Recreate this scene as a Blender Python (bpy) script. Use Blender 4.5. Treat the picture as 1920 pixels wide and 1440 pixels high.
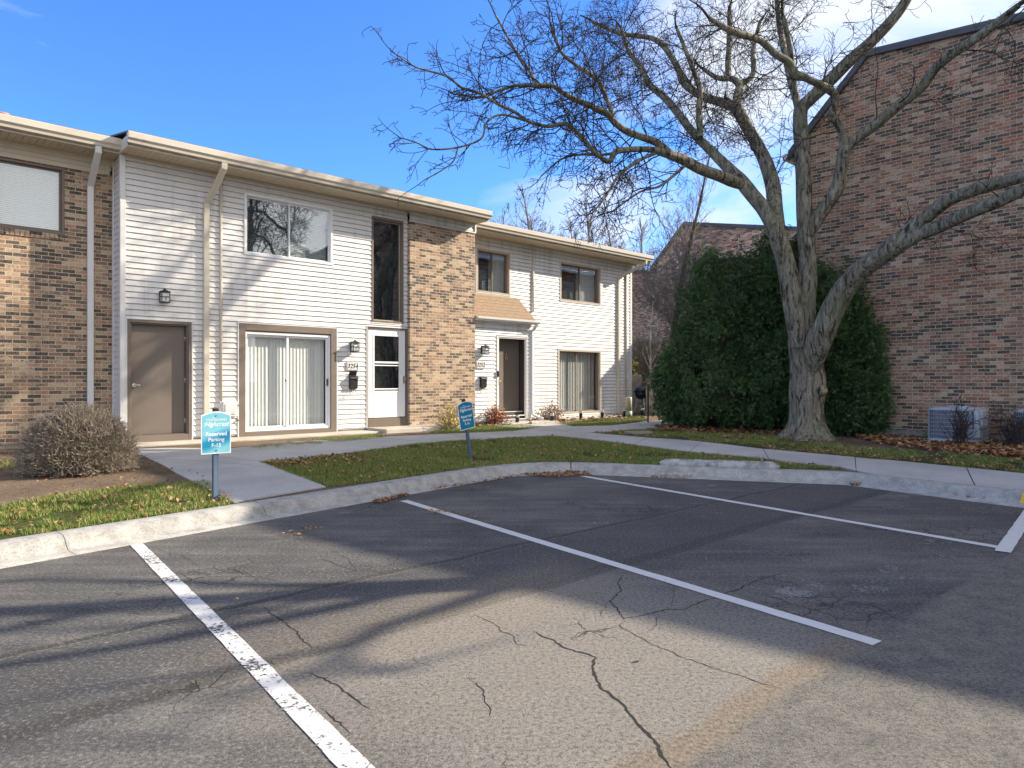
import bpy, math, random
import numpy as np
from mathutils import Vector, Matrix, noise
random.seed(7); RNG = np.random.default_rng(7)
S = bpy.context.scene
for o in list(bpy.data.objects): bpy.data.objects.remove(o)
COL = S.collection

# ------------------------------------------------------------------ camera
EYE = 1.38; F = 1290.0; HZ = 715.0
cd = bpy.data.cameras.new('camera'); cam = bpy.data.objects.new('camera', cd); COL.objects.link(cam)
cam.location = (0, 0, EYE); cam.rotation_euler = (math.pi/2, 0, 0)
cd.sensor_width = 36; cd.lens = F/1920*36; cd.shift_y = -5/1920
cd.clip_start = .05; cd.clip_end = 2000
S.camera = cam
S.render.resolution_x = 1024; S.render.resolution_y = 768
S.view_settings.view_transform = 'Standard'; S.view_settings.look = 'None'
S.view_settings.gamma = 1; S.view_settings.exposure = 1.02
# ------------------------------------------------------------------ sun + sky
SUN = Vector((2.294, .735, 1.35)).normalized()
sl = bpy.data.lights.new('sun', 'SUN'); so = bpy.data.objects.new('sun', sl); COL.objects.link(so)
sl.energy = 5.0; sl.angle = math.radians(.55); sl.color = (1, .88, .71)
so.rotation_euler = SUN.to_track_quat('Z', 'Y').to_euler()
so.location = SUN*60
W = bpy.data.worlds.new('World'); S.world = W; W.use_nodes = True
nt = W.node_tree; nt.nodes.clear()
def N(nt, t, **k):
    n = nt.nodes.new(t)
    for a, b in k.items(): setattr(n, a, b)
    return n
sky = N(nt, 'ShaderNodeTexSky', sky_type='NISHITA', sun_disc=False)
sky.sun_elevation = math.asin(SUN.z); sky.sun_rotation = math.atan2(SUN.x, SUN.y)
sky.air_density = 1.0; sky.dust_density = .35; sky.ozone_density = 2.2; sky.altitude = 200
tint = N(nt, 'ShaderNodeMix', data_type='RGBA', blend_type='MULTIPLY'); tint.inputs[0].default_value = 1
nt.links.new(sky.outputs[0], tint.inputs[6]); tint.inputs[7].default_value = (.36, .64, 1.08, 1)
tc = N(nt, 'ShaderNodeTexCoord')
mp = N(nt, 'ShaderNodeMapping'); mp.inputs['Scale'].default_value = (1.5, 1.5, 3.2)
nt.links.new(tc.outputs['Generated'], mp.inputs[0])
cn = N(nt, 'ShaderNodeTexNoise'); cn.inputs['Scale'].default_value = 1.9; cn.inputs['Detail'].default_value = 7
cn.inputs['Roughness'].default_value = .56; cn.inputs['Distortion'].default_value = .5
nt.links.new(mp.outputs[0], cn.inputs['Vector'])
sep = N(nt, 'ShaderNodeSeparateXYZ'); nt.links.new(tc.outputs['Generated'], sep.inputs[0])
mr = N(nt, 'ShaderNodeMapRange'); mr.inputs[1].default_value = -.12; mr.inputs[2].default_value = .30
mr.inputs[3].default_value = -.17; mr.inputs[4].default_value = .15
nt.links.new(sep.outputs[0], mr.inputs[0])
ad = N(nt, 'ShaderNodeMath', operation='ADD'); nt.links.new(cn.outputs[0], ad.inputs[0]); nt.links.new(mr.outputs[0], ad.inputs[1])
m2 = N(nt, 'ShaderNodeMapRange'); m2.inputs[1].default_value = .15; m2.inputs[2].default_value = -.25; m2.inputs[3].default_value = 0; m2.inputs[4].default_value = .22  # extra cloud cover added behind the camera as neutral fill for shaded walls
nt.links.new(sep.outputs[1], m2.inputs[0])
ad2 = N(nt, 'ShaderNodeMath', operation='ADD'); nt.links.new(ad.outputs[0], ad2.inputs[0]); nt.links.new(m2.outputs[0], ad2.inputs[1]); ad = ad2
cr = N(nt, 'ShaderNodeValToRGB'); cr.color_ramp.elements[0].position = .47; cr.color_ramp.elements[1].position = .70
cr.color_ramp.elements[1].color = (.92, .92, .92, 1)
nt.links.new(ad.outputs[0], cr.inputs[0])
cm = N(nt, 'ShaderNodeMix', data_type='RGBA'); nt.links.new(cr.outputs[0], cm.inputs[0])
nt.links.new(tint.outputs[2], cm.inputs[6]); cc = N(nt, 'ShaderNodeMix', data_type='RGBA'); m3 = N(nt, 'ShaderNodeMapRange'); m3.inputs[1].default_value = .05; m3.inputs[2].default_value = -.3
nt.links.new(sep.outputs[1], m3.inputs[0]); nt.links.new(m3.outputs[0], cc.inputs[0]); cc.inputs[6].default_value = (3.4, 3.55, 3.75, 1); cc.inputs[7].default_value = (5.0, 4.75, 4.4, 1)  # added clouds behind the camera are brighter and warmer, to fill the shade
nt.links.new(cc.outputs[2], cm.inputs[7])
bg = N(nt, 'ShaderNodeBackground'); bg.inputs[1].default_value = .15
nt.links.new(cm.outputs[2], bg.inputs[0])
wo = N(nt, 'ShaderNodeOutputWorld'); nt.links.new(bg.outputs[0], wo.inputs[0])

# ------------------------------------------------------------------ materials
def mat(name, col=(.5, .5, .5), rough=.6, metal=0, spec=.5):
    m = bpy.data.materials.new(name); m.use_nodes = True
    b = m.node_tree.nodes['Principled BSDF']
    b.inputs['Base Color'].default_value = (*col, 1); b.inputs['Roughness'].default_value = rough
    b.inputs['Metallic'].default_value = metal; b.inputs['Specular IOR Level'].default_value = spec
    return m
class NT:
    """little wrapper for node building"""
    def __init__(s, m): s.t = m.node_tree; s.b = s.t.nodes.get('Principled BSDF'); s.out = s.t.nodes.get('Material Output')
    def n(s, t, **k): return N(s.t, t, **k)
    def l(s, a, b): s.t.links.new(a, b)
    def obj(s): return s.n('ShaderNodeTexCoord').outputs['Object']
    def noise(s, vec, scale, detail=4, rough=.55, dist=0):
        n = s.n('ShaderNodeTexNoise'); n.inputs['Scale'].default_value = scale; n.inputs['Detail'].default_value = detail
        n.inputs['Roughness'].default_value = rough; n.inputs['Distortion'].default_value = dist
        if vec is not None: s.l(vec, n.inputs['Vector'])
        return n.outputs[0]
    def ramp(s, fac, stops, interp='LINEAR'):
        r = s.n('ShaderNodeValToRGB'); cr = r.color_ramp; cr.interpolation = interp
        while len(cr.elements) < len(stops): cr.elements.new(.5)
        for e, (p, c) in zip(cr.elements, stops):
            e.position = p; e.color = (c, c, c, 1) if isinstance(c, (int, float)) else (*c, 1)
        s.l(fac, r.inputs[0]); return r.outputs[0]
    def mix(s, fac, a, b, mode='MIX'):
        m = s.n('ShaderNodeMix', data_type='RGBA', blend_type=mode)
        for v, i in ((fac, 0), (a, 6), (b, 7)):
            if isinstance(v, (int, float)): m.inputs[i].default_value = v if i == 0 else (v, v, v, 1)
            elif isinstance(v, tuple): m.inputs[i].default_value = (*v, 1)
            else: s.l(v, m.inputs[i])
        return m.outputs[2]
    def math(s, op, a, b=0, c=None):
        m = s.n('ShaderNodeMath', operation=op)
        for i, v in enumerate((a, b) if c is None else (a, b, c)):
            if isinstance(v, (int, float)): m.inputs[i].default_value = v
            else: s.l(v, m.inputs[i])
        return m.outputs[0]
    def bump(s, h, strength=.5, dist=.01, prev=None):
        b = s.n('ShaderNodeBump'); b.inputs['Strength'].default_value = strength; b.inputs['Distance'].default_value = dist
        s.l(h, b.inputs['Height'])
        if prev is not None: s.l(prev, b.inputs['Normal'])
        return b.outputs[0]
    def scale(s, vec, sx, sy, sz):
        m = s.n('ShaderNodeMapping'); m.inputs['Scale'].default_value = (sx, sy, sz); s.l(vec, m.inputs[0]); return m.outputs[0]
def weathered(name, col, rough=.6, amt=.12, sc=3, bump=0, metal=0, dirt=None):
    m = mat(name, col, rough, metal); q = NT(m); v = q.obj()
    n1 = q.noise(v, sc, 6); n2 = q.noise(v, sc*14, 4)
    f = q.math('ADD', q.math('MULTIPLY', n1, .7), q.math('MULTIPLY', n2, .3))
    d = dirt or tuple(c*(1-amt*3) for c in col)
    c = q.mix(q.ramp(f, [(.40, .9), (.62, 0.)]), col, tuple(x*(1-amt)+y*amt for x, y in zip(col, d)))
    c = q.mix(q.ramp(f, [(.30, amt*2.5), (.42, 0.)]), c, d)
    q.l(c, q.b.inputs['Base Color'])
    q.l(q.ramp(n1, [(.3, min(1, rough+.12)), (.7, max(0.05, rough-.12))]), q.b.inputs['Roughness'])
    if bump: q.l(q.bump(n2, bump, .006), q.b.inputs['Normal'])
    return m
def brick_mat(name, palette, mortar, warm=0):
    m = mat(name, rough=.88, spec=.25); q = NT(m); v = q.obj()
    sx = q.n('ShaderNodeSeparateXYZ'); q.l(v, sx.inputs[0])
    h = q.math('ADD', sx.outputs[0], sx.outputs[1])
    cb = q.n('ShaderNodeCombineXYZ'); q.l(h, cb.inputs[0]); q.l(sx.outputs[2], cb.inputs[1])
    wv = q.noise(v, 2.2, 2)
    bt = q.n('ShaderNodeTexBrick'); bt.offset = .5; bt.offset_frequency = 2
    bt.inputs['Color1'].default_value = (0, 0, 0, 1); bt.inputs['Color2'].default_value = (1, 1, 1, 1); bt.inputs['Mortar'].default_value = (.5, .5, .5, 1)
    bt.inputs['Scale'].default_value = 1; bt.inputs['Mortar Size'].default_value = .0058; bt.inputs['Mortar Smooth'].default_value = .12
    bt.inputs['Bias'].default_value = 0; bt.inputs['Brick Width'].default_value = .205; bt.inputs['Row Height'].default_value = .0677
    q.l(cb.outputs[0], bt.inputs['Vector'])
    # regional drift + mottling inside each brick
    big = q.noise(q.scale(v, .55, .55, 1.1), 1.0, 3)
    mot = q.noise(q.scale(v, 1, 1, 1.6), 26, 4, .62)
    val = q.math('ADD', bt.outputs[0], q.math('MULTIPLY', q.math('SUBTRACT', mot, .5), .62))
    val = q.math('ADD', val, q.math('MULTIPLY', q.math('SUBTRACT', big, .5), .85))
    col = q.ramp(val, palette)
    speck = q.noise(v, 95, 3, .7)
    col = q.mix(q.ramp(speck, [(.46, 0.), (.66, .55)]), col, mortar)
    col = q.mix(q.ramp(speck, [(.30, .6), (.42, 0.)]), col, (.045, .03, .024))
    mn = q.noise(v, 60, 3)
    mc = q.mix(mn, tuple(c*.75 for c in mortar), tuple(min(1, c*1.12) for c in mortar))
    col = q.mix(bt.outputs['Fac'], col, mc)
    # grime near the ground, streaks (stain with its own shape)
    st = q.noise(q.scale(v, 1, 1, .25), 2.0, 5)
    col = q.mix(q.ramp(st, [(.50, 0.), (.75, .28)]), col, (.09, .075, .06))
    q.l(col, q.b.inputs['Base Color'])
    hh = q.math('ADD', q.math('MULTIPLY', bt.outputs['Fac'], -1.0), q.math('MULTIPLY', mot, .35))
    q.l(q.bump(hh, .8, .008), q.b.inputs['Normal'])
    return m
tanpal = [(0.0, (.018, .015, .018)), (.24, (.045, .032, .030)), (.33, (.17, .10, .07)), (.46, (.38, .265, .17)), (.58, (.26, .115, .075)), (.68, (.42, .31, .20)), (.82, (.50, .385, .27)), (.92, (.11, .065, .05)), (1.0, (.20, .11, .08))]
redpal = [(0.0, (.022, .017, .016)), (.23, (.05, .034, .028)), (.31, (.17, .08, .048)), (.44, (.40, .265, .155)), (.56, (.31, .095, .05)), (.68, (.17, .09, .055)), (.80, (.37, .22, .12)), (.88, (.56, .43, .29)), (1.0, (.36, .10, .05))]
M = {}
M['brick_tan'] = brick_mat('brick_tan', tanpal, (.62, .52, .40))
M['brick_red'] = brick_mat('brick_red', redpal, (.60, .48, .345))
M['brick_red_lit'] = brick_mat('brick_red_lit', [(p, tuple(min(1, c*1.55+.02) for c in k)) for p, k in redpal], (.58, .47, .37))  # red brick lightened in colour to stand for sun on the far gables
def siding_mat():
    m = mat('vinyl_siding', (.68, .665, .65), .55); q = NT(m); v = q.obj()
    n1 = q.noise(q.scale(v, 1, 1, .5), 1.4, 6, .6); n2 = q.noise(q.scale(v, 5, 5, .35), 1.5, 5)
    f = q.math('ADD', q.math('MULTIPLY', n1, .45), q.math('MULTIPLY', n2, .55))
    c = q.ramp(f, [(.34, (.46, .45, .435)), (.47, (.66, .645, .63)), (.66, (.72, .705, .69))])
    q.l(c, q.b.inputs['Base Color'])
    q.l(q.bump(q.noise(q.scale(v, 2, 2, 40), 6, 3), .12, .004), q.b.inputs['Normal']); return m
M['siding'] = siding_mat()
M['trim_white'] = weathered('white_trim', (.66, .65, .64), .5, .12, 3)
M['trim_cream'] = weathered('cream_trim', (.60, .54, .44), .5, .10, 3)
M['soffit'] = weathered('tan_soffit', (.58, .50, .37), .6, .08, 2)
M['gutter'] = weathered('cream_gutter', (.58, .53, .45), .4, .22, 2.2, dirt=(.22, .19, .16))
M['brown'] = weathered('brown_paint', (.165, .13, .105), .55, .10, 4)
M['door'] = weathered('brown_door_paint', (.155, .128, .108), .45, .07, 1.6)
M['door_dark'] = weathered('dark_brown_paint', (.085, .062, .052), .5, .1, 3)
M['bronze'] = weathered('bronze_frame', (.16, .125, .10), .45, .1, 4)
M['tanframe'] = weathered('tan_frame', (.40, .33, .25), .5, .1, 4)
M['alu_white'] = weathered('white_aluminium', (.78, .79, .81), .35, .05, 3)
M['black'] = weathered('black_metal', (.018, .018, .02), .4, .15, 6)
M['chrome'] = mat('satin_nickel', (.62, .60, .56), .25, 1)
M['brass'] = mat('aged_brass', (.55, .45, .26), .3, 1)
M['frost'] = mat('frosted_glass', (.72, .76, .74), .35)
M['blind'] = weathered('vinyl_blind', (.80, .81, .79), .6, .04, 2)
M['blind2'] = weathered('grey_blind', (.62, .66, .68), .7, .05, 2)
M['interior'] = mat('interior_paint', (.22, .21, .19), .9)
M['roof'] = weathered('brown_shingle', (.27, .19, .125), .9, .18, 20, .6)
M['roofdark'] = weathered('grey_shingle', (.14, .13, .125), .9, .2, 12, .6)
M['fascia_dark'] = weathered('dark_fascia', (.085, .082, .09), .55, .1, 4)
M['pink'] = weathered('pink_flue', (.55, .20, .17), .5, .1, 4)
def glass_mat(name, tintc=(.92, .95, .95), base=.17):
    m = bpy.data.materials.new(name); m.use_nodes = True; t = m.node_tree; t.nodes.clear(); q = NT(m)
    o = q.n('ShaderNodeOutputMaterial'); tr = q.n('ShaderNodeBsdfTransparent'); tr.inputs[0].default_value = (*tintc, 1)
    gl = q.n('ShaderNodeBsdfGlossy'); gl.inputs['Roughness'].default_value = .015; gl.inputs[0].default_value = (.95, .97, 1, 1)
    lw = q.n('ShaderNodeLayerWeight'); lw.inputs[0].default_value = .5
    fr = q.math('MULTIPLY', q.math('POWER', lw.outputs['Facing'], 4.0), .75)
    v = q.obj(); nb = q.bump(q.noise(v, 1.3, 2), .035, .05); q.l(nb, gl.inputs['Normal'])
    mx = q.n('ShaderNodeMixShader'); q.l(q.math('ADD', fr, base), mx.inputs[0])
    q.l(tr.outputs[0], mx.inputs[1]); q.l(gl.outputs[0], mx.inputs[2]); q.l(mx.outputs[0], o.inputs[0]); return m
M['glass'] = glass_mat('window_glass')
M['glass_clear'] = glass_mat('clear_door_glass', (.975, .985, .985), .075)
M['glass_dark'] = glass_mat('dark_window_glass', (.68, .71, .71), .26)
def concrete(name, col, dark, sc=2.0, agg=.5, agc=(.62, .60, .56)):
    m = mat(name, col, .9, spec=.3); q = NT(m); v = q.obj()
    n1 = q.noise(v, sc, 7, .6); n2 = q.noise(v, 55, 4, .7)
    c = q.mix(q.ramp(n1, [(.34, 1.), (.60, 0.)]), col, dark)
    vo = q.n('ShaderNodeTexVoronoi'); vo.inputs['Scale'].default_value = 120; q.l(v, vo.inputs['Vector'])
    c = q.mix(q.math('MULTIPLY', q.ramp(vo.outputs['Distance'], [(.12, 1.), (.28, 0.)]), agg), c, agc)
    c = q.mix(q.ramp(n2, [(.35, .45), (.5, 0.)]), c, tuple(x*.45 for x in dark))
    q.l(c, q.b.inputs['Base Color'])
    q.l(q.bump(q.math('ADD', n2, q.math('MULTIPLY', n1, .6)), .55, .008), q.b.inputs['Normal']); return m
M['walk'] = concrete('walkway_concrete', (.46, .45, .43), (.36, .35, .335), 1.1, .12)
M['kerb'] = concrete('kerb_concrete', (.39, .38, .355), (.25, .245, .23), 7.0, .7)
M['slab'] = concrete('slab_concrete', (.50, .46, .40), (.38, .34, .29), 2.0, .15)
M['stucco'] = concrete('rough_stucco', (.42, .36, .27), (.22, .18, .13), 4.0, .5, (.5, .44, .33))
M['found'] = concrete('foundation_concrete', (.36, .33, .28), (.22, .2, .17), 3.0, .2)
def paint_mat(name, col, wear=.5):
    m = bpy.data.materials.new(name); m.use_nodes = True; q = NT(m); b = q.b; v = q.obj()
    n1 = q.noise(v, 1.4, 3); n2 = q.noise(v, 34, 6, .75); n3 = q.noise(v, 7, 4, .6)
    f = q.math('ADD', q.math('MULTIPLY', n2, .55), q.math('ADD', q.math('MULTIPLY', n1, .25), q.math('MULTIPLY', n3, .20)))
    mask = q.ramp(f, [(wear-.02, 0.), (wear+.015, 1.)])
    c = q.mix(q.noise(v, 9, 5), tuple(x*.82 for x in col), col); q.l(c, b.inputs['Base Color']); b.inputs['Roughness'].default_value = .75
    tr = q.n('ShaderNodeBsdfTransparent'); mx = q.n('ShaderNodeMixShader')
    q.l(mask, mx.inputs[0]); q.l(tr.outputs[0], mx.inputs[1]); q.l(b.outputs[0], mx.inputs[2]); q.l(mx.outputs[0], q.out.inputs[0]); return m
M['line'] = paint_mat('white_road_paint', (.60, .60, .585), .40)
M['line_worn'] = paint_mat('worn_road_paint', (.60, .60, .585), .455)
M['yellow'] = paint_mat('yellow_kerb_paint', (.72, .45, .055), .33)
def bark_mat(name, a, b_, moss=None, fine=1.0):
    m = mat(name, a, .95, spec=.15); q = NT(m); v = q.obj()
    n1 = q.noise(q.scale(v, 9*fine, 9*fine, 2.0*fine), 1.6, 6, .62, .8)
    n2 = q.noise(v, 40*fine, 5, .65); n3 = q.noise(v, 1.3, 4)
    c = q.ramp(n1, [(.38, tuple(x*.16 for x in a)), (.48, a), (.66, b_)])
    c = q.mix(q.ramp(n2, [(.38, .5), (.52, 0.)]), c, tuple(x*.4 for x in a))
    if moss: c = q.mix(q.ramp(n3, [(.48, 0.), (.66, .6)]), c, moss)
    q.l(c, q.b.inputs['Base Color'])
    q.l(q.bump(q.math('ADD', q.math('MULTIPLY', n1, 1.6), q.math('MULTIPLY', n2, .35)), 1., .05), q.b.inputs['Normal']); return m
M['bark'] = bark_mat('furrowed_bark', (.24, .21, .155), (.40, .37, .28), (.19, .20, .12))
M['bark_limb'] = bark_mat('limb_bark', (.105, .095, .075), (.20, .185, .145), (.12, .125, .06), 1.6)
M['twig'] = bark_mat('twig_bark', (.085, .07, .058), (.15, .125, .10), None, 2)
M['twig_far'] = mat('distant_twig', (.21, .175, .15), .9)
M['twig_tan'] = bark_mat('dry_tan_twig', (.62, .52, .41), (.76, .66, .54), None, 2)
M['twig_dark'] = mat('dark_twig', (.060, .045, .04), .9)
def leafy(name, stops, sc=3.0, rough=.7, trans=.0, fine=40):
    m = mat(name, rough=rough, spec=.3); q = NT(m); v = q.obj()
    gi = q.n('ShaderNodeNewGeometry').outputs['Random Per Island']
    n = q.math('ADD', q.math('MULTIPLY', q.noise(v, sc, 4), .5), q.math('MULTIPLY', q.noise(v, sc*5.5, 2), .5))
    f = q.math('ADD', q.math('MULTIPLY', gi, .5), q.math('MULTIPLY', n, .5))
    q.l(q.ramp(f, stops), q.b.inputs['Base Color'])
    return m
M['cedar'] = leafy('evergreen_foliage', [(.15, (.022, .056, .018)), (.45, (.052, .112, .034)), (.70, (.115, .175, .055)), (.90, (.17, .13, .06))], 1.6)
M['grass'] = leafy('grass_blades', [(.15, (.06, .125, .018)), (.42, (.13, .21, .032)), (.56, (.21, .25, .06)), (.68, (.32, .26, .11)), (.85, (.46, .35, .19))], .9)
M['leaf_dry'] = leafy('dead_leaves', [(.10, (.09, .04, .02)), (.38, (.24, .105, .04)), (.58, (.36, .19, .08)), (.78, (.42, .28, .16)), (.95, (.55, .44, .34))], 5, .75)
M['leaf_red'] = leafy('red_shrub_leaves', [(.2, (.22, .045, .03)), (.5, (.36, .11, .05)), (.8, (.32, .20, .08))], 5)
M['leaf_yel'] = leafy('yellow_leaves', [(.2, (.40, .28, .04)), (.6, (.62, .46, .08)), (.9, (.36, .34, .09))], 5)
M['leaf_grn'] = leafy('fresh_weed_leaves', [(.2, (.06, .16, .02)), (.9, (.14, .28, .04))], 5)
M['leaf_brn'] = leafy('brown_shrub_leaves', [(.2, (.12, .06, .03)), (.6, (.24, .13, .07)), (.9, (.30, .22, .12))], 5)

# ------------------------------------------------------------------ mesh builder
class MB:
    def __init__(s): s.v = []; s.f = []; s.sm = []
    def add(s, vs, fs, smooth=False):
        k = len(s.v); s.v.extend(tuple(map(float, p)) for p in vs); s.f.extend(tuple(i+k for i in f) for f in fs); s.sm.extend([smooth]*len(fs)); return s
    def box(s, x0, x1, y0, y1, z0, z1, ch=0):
        if x0 > x1: x0, x1 = x1, x0
        if y0 > y1: y0, y1 = y1, y0
        if z0 > z1: z0, z1 = z1, z0
        if ch:
            c = min(ch, (x1-x0)*.45, (y1-y0)*.45, (z1-z0)*.45)
            vs = []
            for (z, k) in ((z0, c), (z0+c, 0), (z1-c, 0), (z1, c)):
                a0, a1, b0, b1 = x0+k, x1-k, y0+k, y1-k
                cc = c if k == 0 else c*.5
                vs += [(a0+cc, b0, z), (a1-cc, b0, z), (a1, b0+cc, z), (a1, b1-cc, z), (a1-cc, b1, z), (a0+cc, b1, z), (a0, b1-cc, z), (a0, b0+cc, z)]
            fs = [tuple(range(7, -1, -1)), tuple(range(24, 32))]
            for r in range(3):
                for i in range(8):
                    j = (i+1) % 8; fs.append((r*8+i, r*8+j, r*8+8+j, r*8+8+i))
            return s.add(vs, fs)
        vs = [(x0, y0, z0), (x1, y0, z0), (x1, y1, z0), (x0, y1, z0), (x0, y0, z1), (x1, y0, z1), (x1, y1, z1), (x0, y1, z1)]
        return s.add(vs, [(3, 2, 1, 0), (4, 5, 6, 7), (0, 1, 5, 4), (1, 2, 6, 5), (2, 3, 7, 6), (3, 0, 4, 7)])
    def quad(s, a, b, c, d): return s.add([a, b, c, d], [(0, 1, 2, 3)])
    def tube(s, pts, rad, k=8, cap=True, smooth=True):
        pts = np.asarray(pts, float); n = len(pts)
        if not hasattr(rad, '__len__'): rad = [rad]*n
        t = np.gradient(pts, axis=0); t /= np.linalg.norm(t, axis=1)[:, None]+1e-9
        a = np.array((0, 0, 1.)) if abs(t[0, 2]) < .9 else np.array((1., 0, 0))
        u = np.cross(t[0], a); u /= np.linalg.norm(u)
        ang = np.arange(k)*2*math.pi/k; ca, sa = np.cos(ang), np.sin(ang); vs = []
        for i in range(n):
            u = u-t[i]*np.dot(u, t[i]); u /= np.linalg.norm(u)+1e-9; w = np.cross(t[i], u)
            vs.append(pts[i]+rad[i]*(ca[:, None]*u+sa[:, None]*w))
        vs = np.concatenate(vs); b = len(s.v); s.v.extend(map(tuple, vs.tolist()))
        fs = [(b+i*k+j, b+i*k+(j+1) % k, b+(i+1)*k+(j+1) % k, b+(i+1)*k+j) for i in range(n-1) for j in range(k)]
        s.f.extend(fs); s.sm.extend([smooth]*len(fs))
        if cap and k > 2:
            s.f.append(tuple(b+j for j in range(k-1, -1, -1))); s.f.append(tuple(b+(n-1)*k+j for j in range(k))); s.sm.extend([False]*2)
        return s
    def lathe(s, prof, c=(0, 0, 0), k=24, smooth=True):
        vs = [(c[0]+r*math.cos(2*math.pi*j/k), c[1]+r*math.sin(2*math.pi*j/k), c[2]+z) for r, z in prof for j in range(k)]
        fs = [(i*k+j, i*k+(j+1) % k, (i+1)*k+(j+1) % k, (i+1)*k+j) for i in range(len(prof)-1) for j in range(k)]
        fs2 = [tuple(range(k-1, -1, -1)), tuple((len(prof)-1)*k+j for j in range(k))]
        b = len(s.v); s.add(vs, fs, smooth); s.f.extend(tuple(i+b for i in f) for f in fs2); s.sm.extend([False]*2); return s
    def prism(s, poly, y0, y1):   # poly in (x,z), extruded along y
        n = len(poly); vs = [(x, y0, z) for x, z in poly]+[(x, y1, z) for x, z in poly]
        fs = [tuple(range(n)), tuple(range(2*n-1, n-1, -1))]+[((i+1) % n, i, i+n, (i+1) % n+n) for i in range(n)]
        return s.add(vs, fs)
    def prism_x(s, poly, x0, x1):   # poly in (y,z), extruded along x
        n = len(poly); vs = [(x0, y, z) for y, z in poly]+[(x1, y, z) for y, z in poly]
        fs = [tuple(range(n-1, -1, -1)), tuple(range(n, 2*n))]+[(i, (i+1) % n, (i+1) % n+n, i+n) for i in range(n)]
        return s.add(vs, fs)
    def build(s, name, m, parent=None, **tags):
        me = bpy.data.meshes.new(name); me.from_pydata(s.v, [], s.f); me.polygons.foreach_set('use_smooth', s.sm)
        me.materials.append(m); me.update()
        return link(name, me, parent, **tags)
def link(name, me, parent=None, **tags):
    o = bpy.data.objects.new(name, me); COL.objects.link(o)
    if parent is not None: o.parent = parent
    for k, v in tags.items():
        if v is not None: o[k] = v
    return o
def thing(name, loc, label, category, rz=0, group=None):
    o = bpy.data.objects.new(name, None); COL.objects.link(o); o.location = loc; o.rotation_euler = (0, 0, rz)
    o.empty_display_size = .2; o['label'] = label; o['category'] = category
    if group: o['group'] = group
    return o
def np_mesh(name, verts, faces, m, parent=None, smooth=False, **tags):
    me = bpy.data.meshes.new(name); verts = np.asarray(verts, np.float32); faces = np.asarray(faces, np.int32); nf, k = faces.shape
    me.vertices.add(len(verts)); me.vertices.foreach_set('co', verts.ravel())
    me.loops.add(nf*k); me.loops.foreach_set('vertex_index', faces.ravel())
    me.polygons.add(nf); me.polygons.foreach_set('loop_start', np.arange(0, nf*k, k, dtype=np.int32)); me.polygons.foreach_set('loop_total', np.full(nf, k, np.int32))
    me.polygons.foreach_set('use_smooth', np.full(nf, smooth)); me.update(calc_edges=True); me.validate(); me.materials.append(m)
    return link(name, me, parent, **tags)
def text_mesh(body, size, m, name, parent, loc, shear=0, depth=.0008, bold=0, sx=1):
    c = bpy.data.curves.new(name, 'FONT'); c.body = body; c.size = size; c.align_x = 'CENTER'; c.align_y = 'CENTER'
    c.extrude = depth; c.shear = shear; c.offset = bold; c.resolution_u = 3
    t = bpy.data.objects.new('tmp', c); COL.objects.link(t); dg = bpy.context.evaluated_depsgraph_get()
    me = bpy.data.meshes.new_from_object(t.evaluated_get(dg)); bpy.data.objects.remove(t); me.name = name
    me.materials.clear(); me.materials.append(m)
    o = link(name, me, parent); o.location = loc; o.rotation_euler = (math.pi/2, 0, 0); o.scale = (sx, 1, 1); return o
# ------------------------------------------------------------------ building frame: s along the facade, b back, z up
TH = math.atan2(.679, .734); F0 = Vector((-6.92, 12.5, 0)); U = Vector((.734, .679, 0)); BK = Vector((-.679, .734, 0))
def wpt(s, b, z): return F0+U*s+BK*b+Vector((0, 0, z))
def cover(rect, holes):
    s0, s1, z0, z1 = rect; xs = sorted({s0, s1, *[min(max(h[i], s0), s1) for h in holes for i in (0, 1)]}); out = []
    for a, b in zip(xs, xs[1:]):
        if b-a < 1e-6: continue
        m = (a+b)/2; iv = sorted((h[2], h[3]) for h in holes if h[0] < m < h[1]); z = z0
        for p, q in iv:
            if p > z: out.append((a, b, z, min(p, z1)))
            z = max(z, q)
        if z < z1: out.append((a, b, z, z1))
    return out
EXPO = .1075
def siding(mb, rect, holes, b0):
    for a, b, z0, z1 in cover(rect, holes):
        k = math.floor((z0-.22)/EXPO)
        while .22+k*EXPO < z1-1e-4:
            zb, zt = .22+k*EXPO, .22+(k+1)*EXPO; ca, cb_ = max(zb, z0), min(zt, z1)
            if cb_-ca > .002:
                yy = lambda z: b0-.022+.0205*(z-zb)/EXPO
                cg = min(cb_, zt-.010)
                if cg-ca > .002:
                    mb.quad((a, yy(ca), ca), (b, yy(ca), ca), (b, yy(cg), cg), (a, yy(cg), cg)); mb.quad((a, yy(cg), cg), (b, yy(cg), cg), (b, b0+.018, cg), (a, b0+.018, cg))
                    mb.quad((a, b0+.018, cg), (b, b0+.018, cg), (b, b0+.018, cb_), (a, b0+.018, cb_))
                mb.quad((a, b0+.018, ca), (b, b0+.018, ca), (b, yy(ca), ca), (a, yy(ca), ca))
            k += 1
def side_siding(mb, s0, b0, b1, z0, z1):   # return wall facing -s
    k = 0
    while .22+k*EXPO < z1:
        zb, zt = max(z0, .22+k*EXPO), min(z1, .22+(k+1)*EXPO)
        if zt > zb:
            mb.quad((s0-.016, b1, zb), (s0-.016, b0, zb), (s0-.002, b0, zt), (s0-.002, b1, zt))
            mb.quad((s0, b1, zb), (s0, b0, zb), (s0-.016, b0, zb), (s0-.016, b1, zb))
        k += 1
def flat(mb, rect, holes, b0):
    for a, b, z0, z1 in cover(rect, holes): mb.quad((a, b0, z0), (b, b0, z0), (b, b0, z1), (a, b0, z1))
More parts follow.
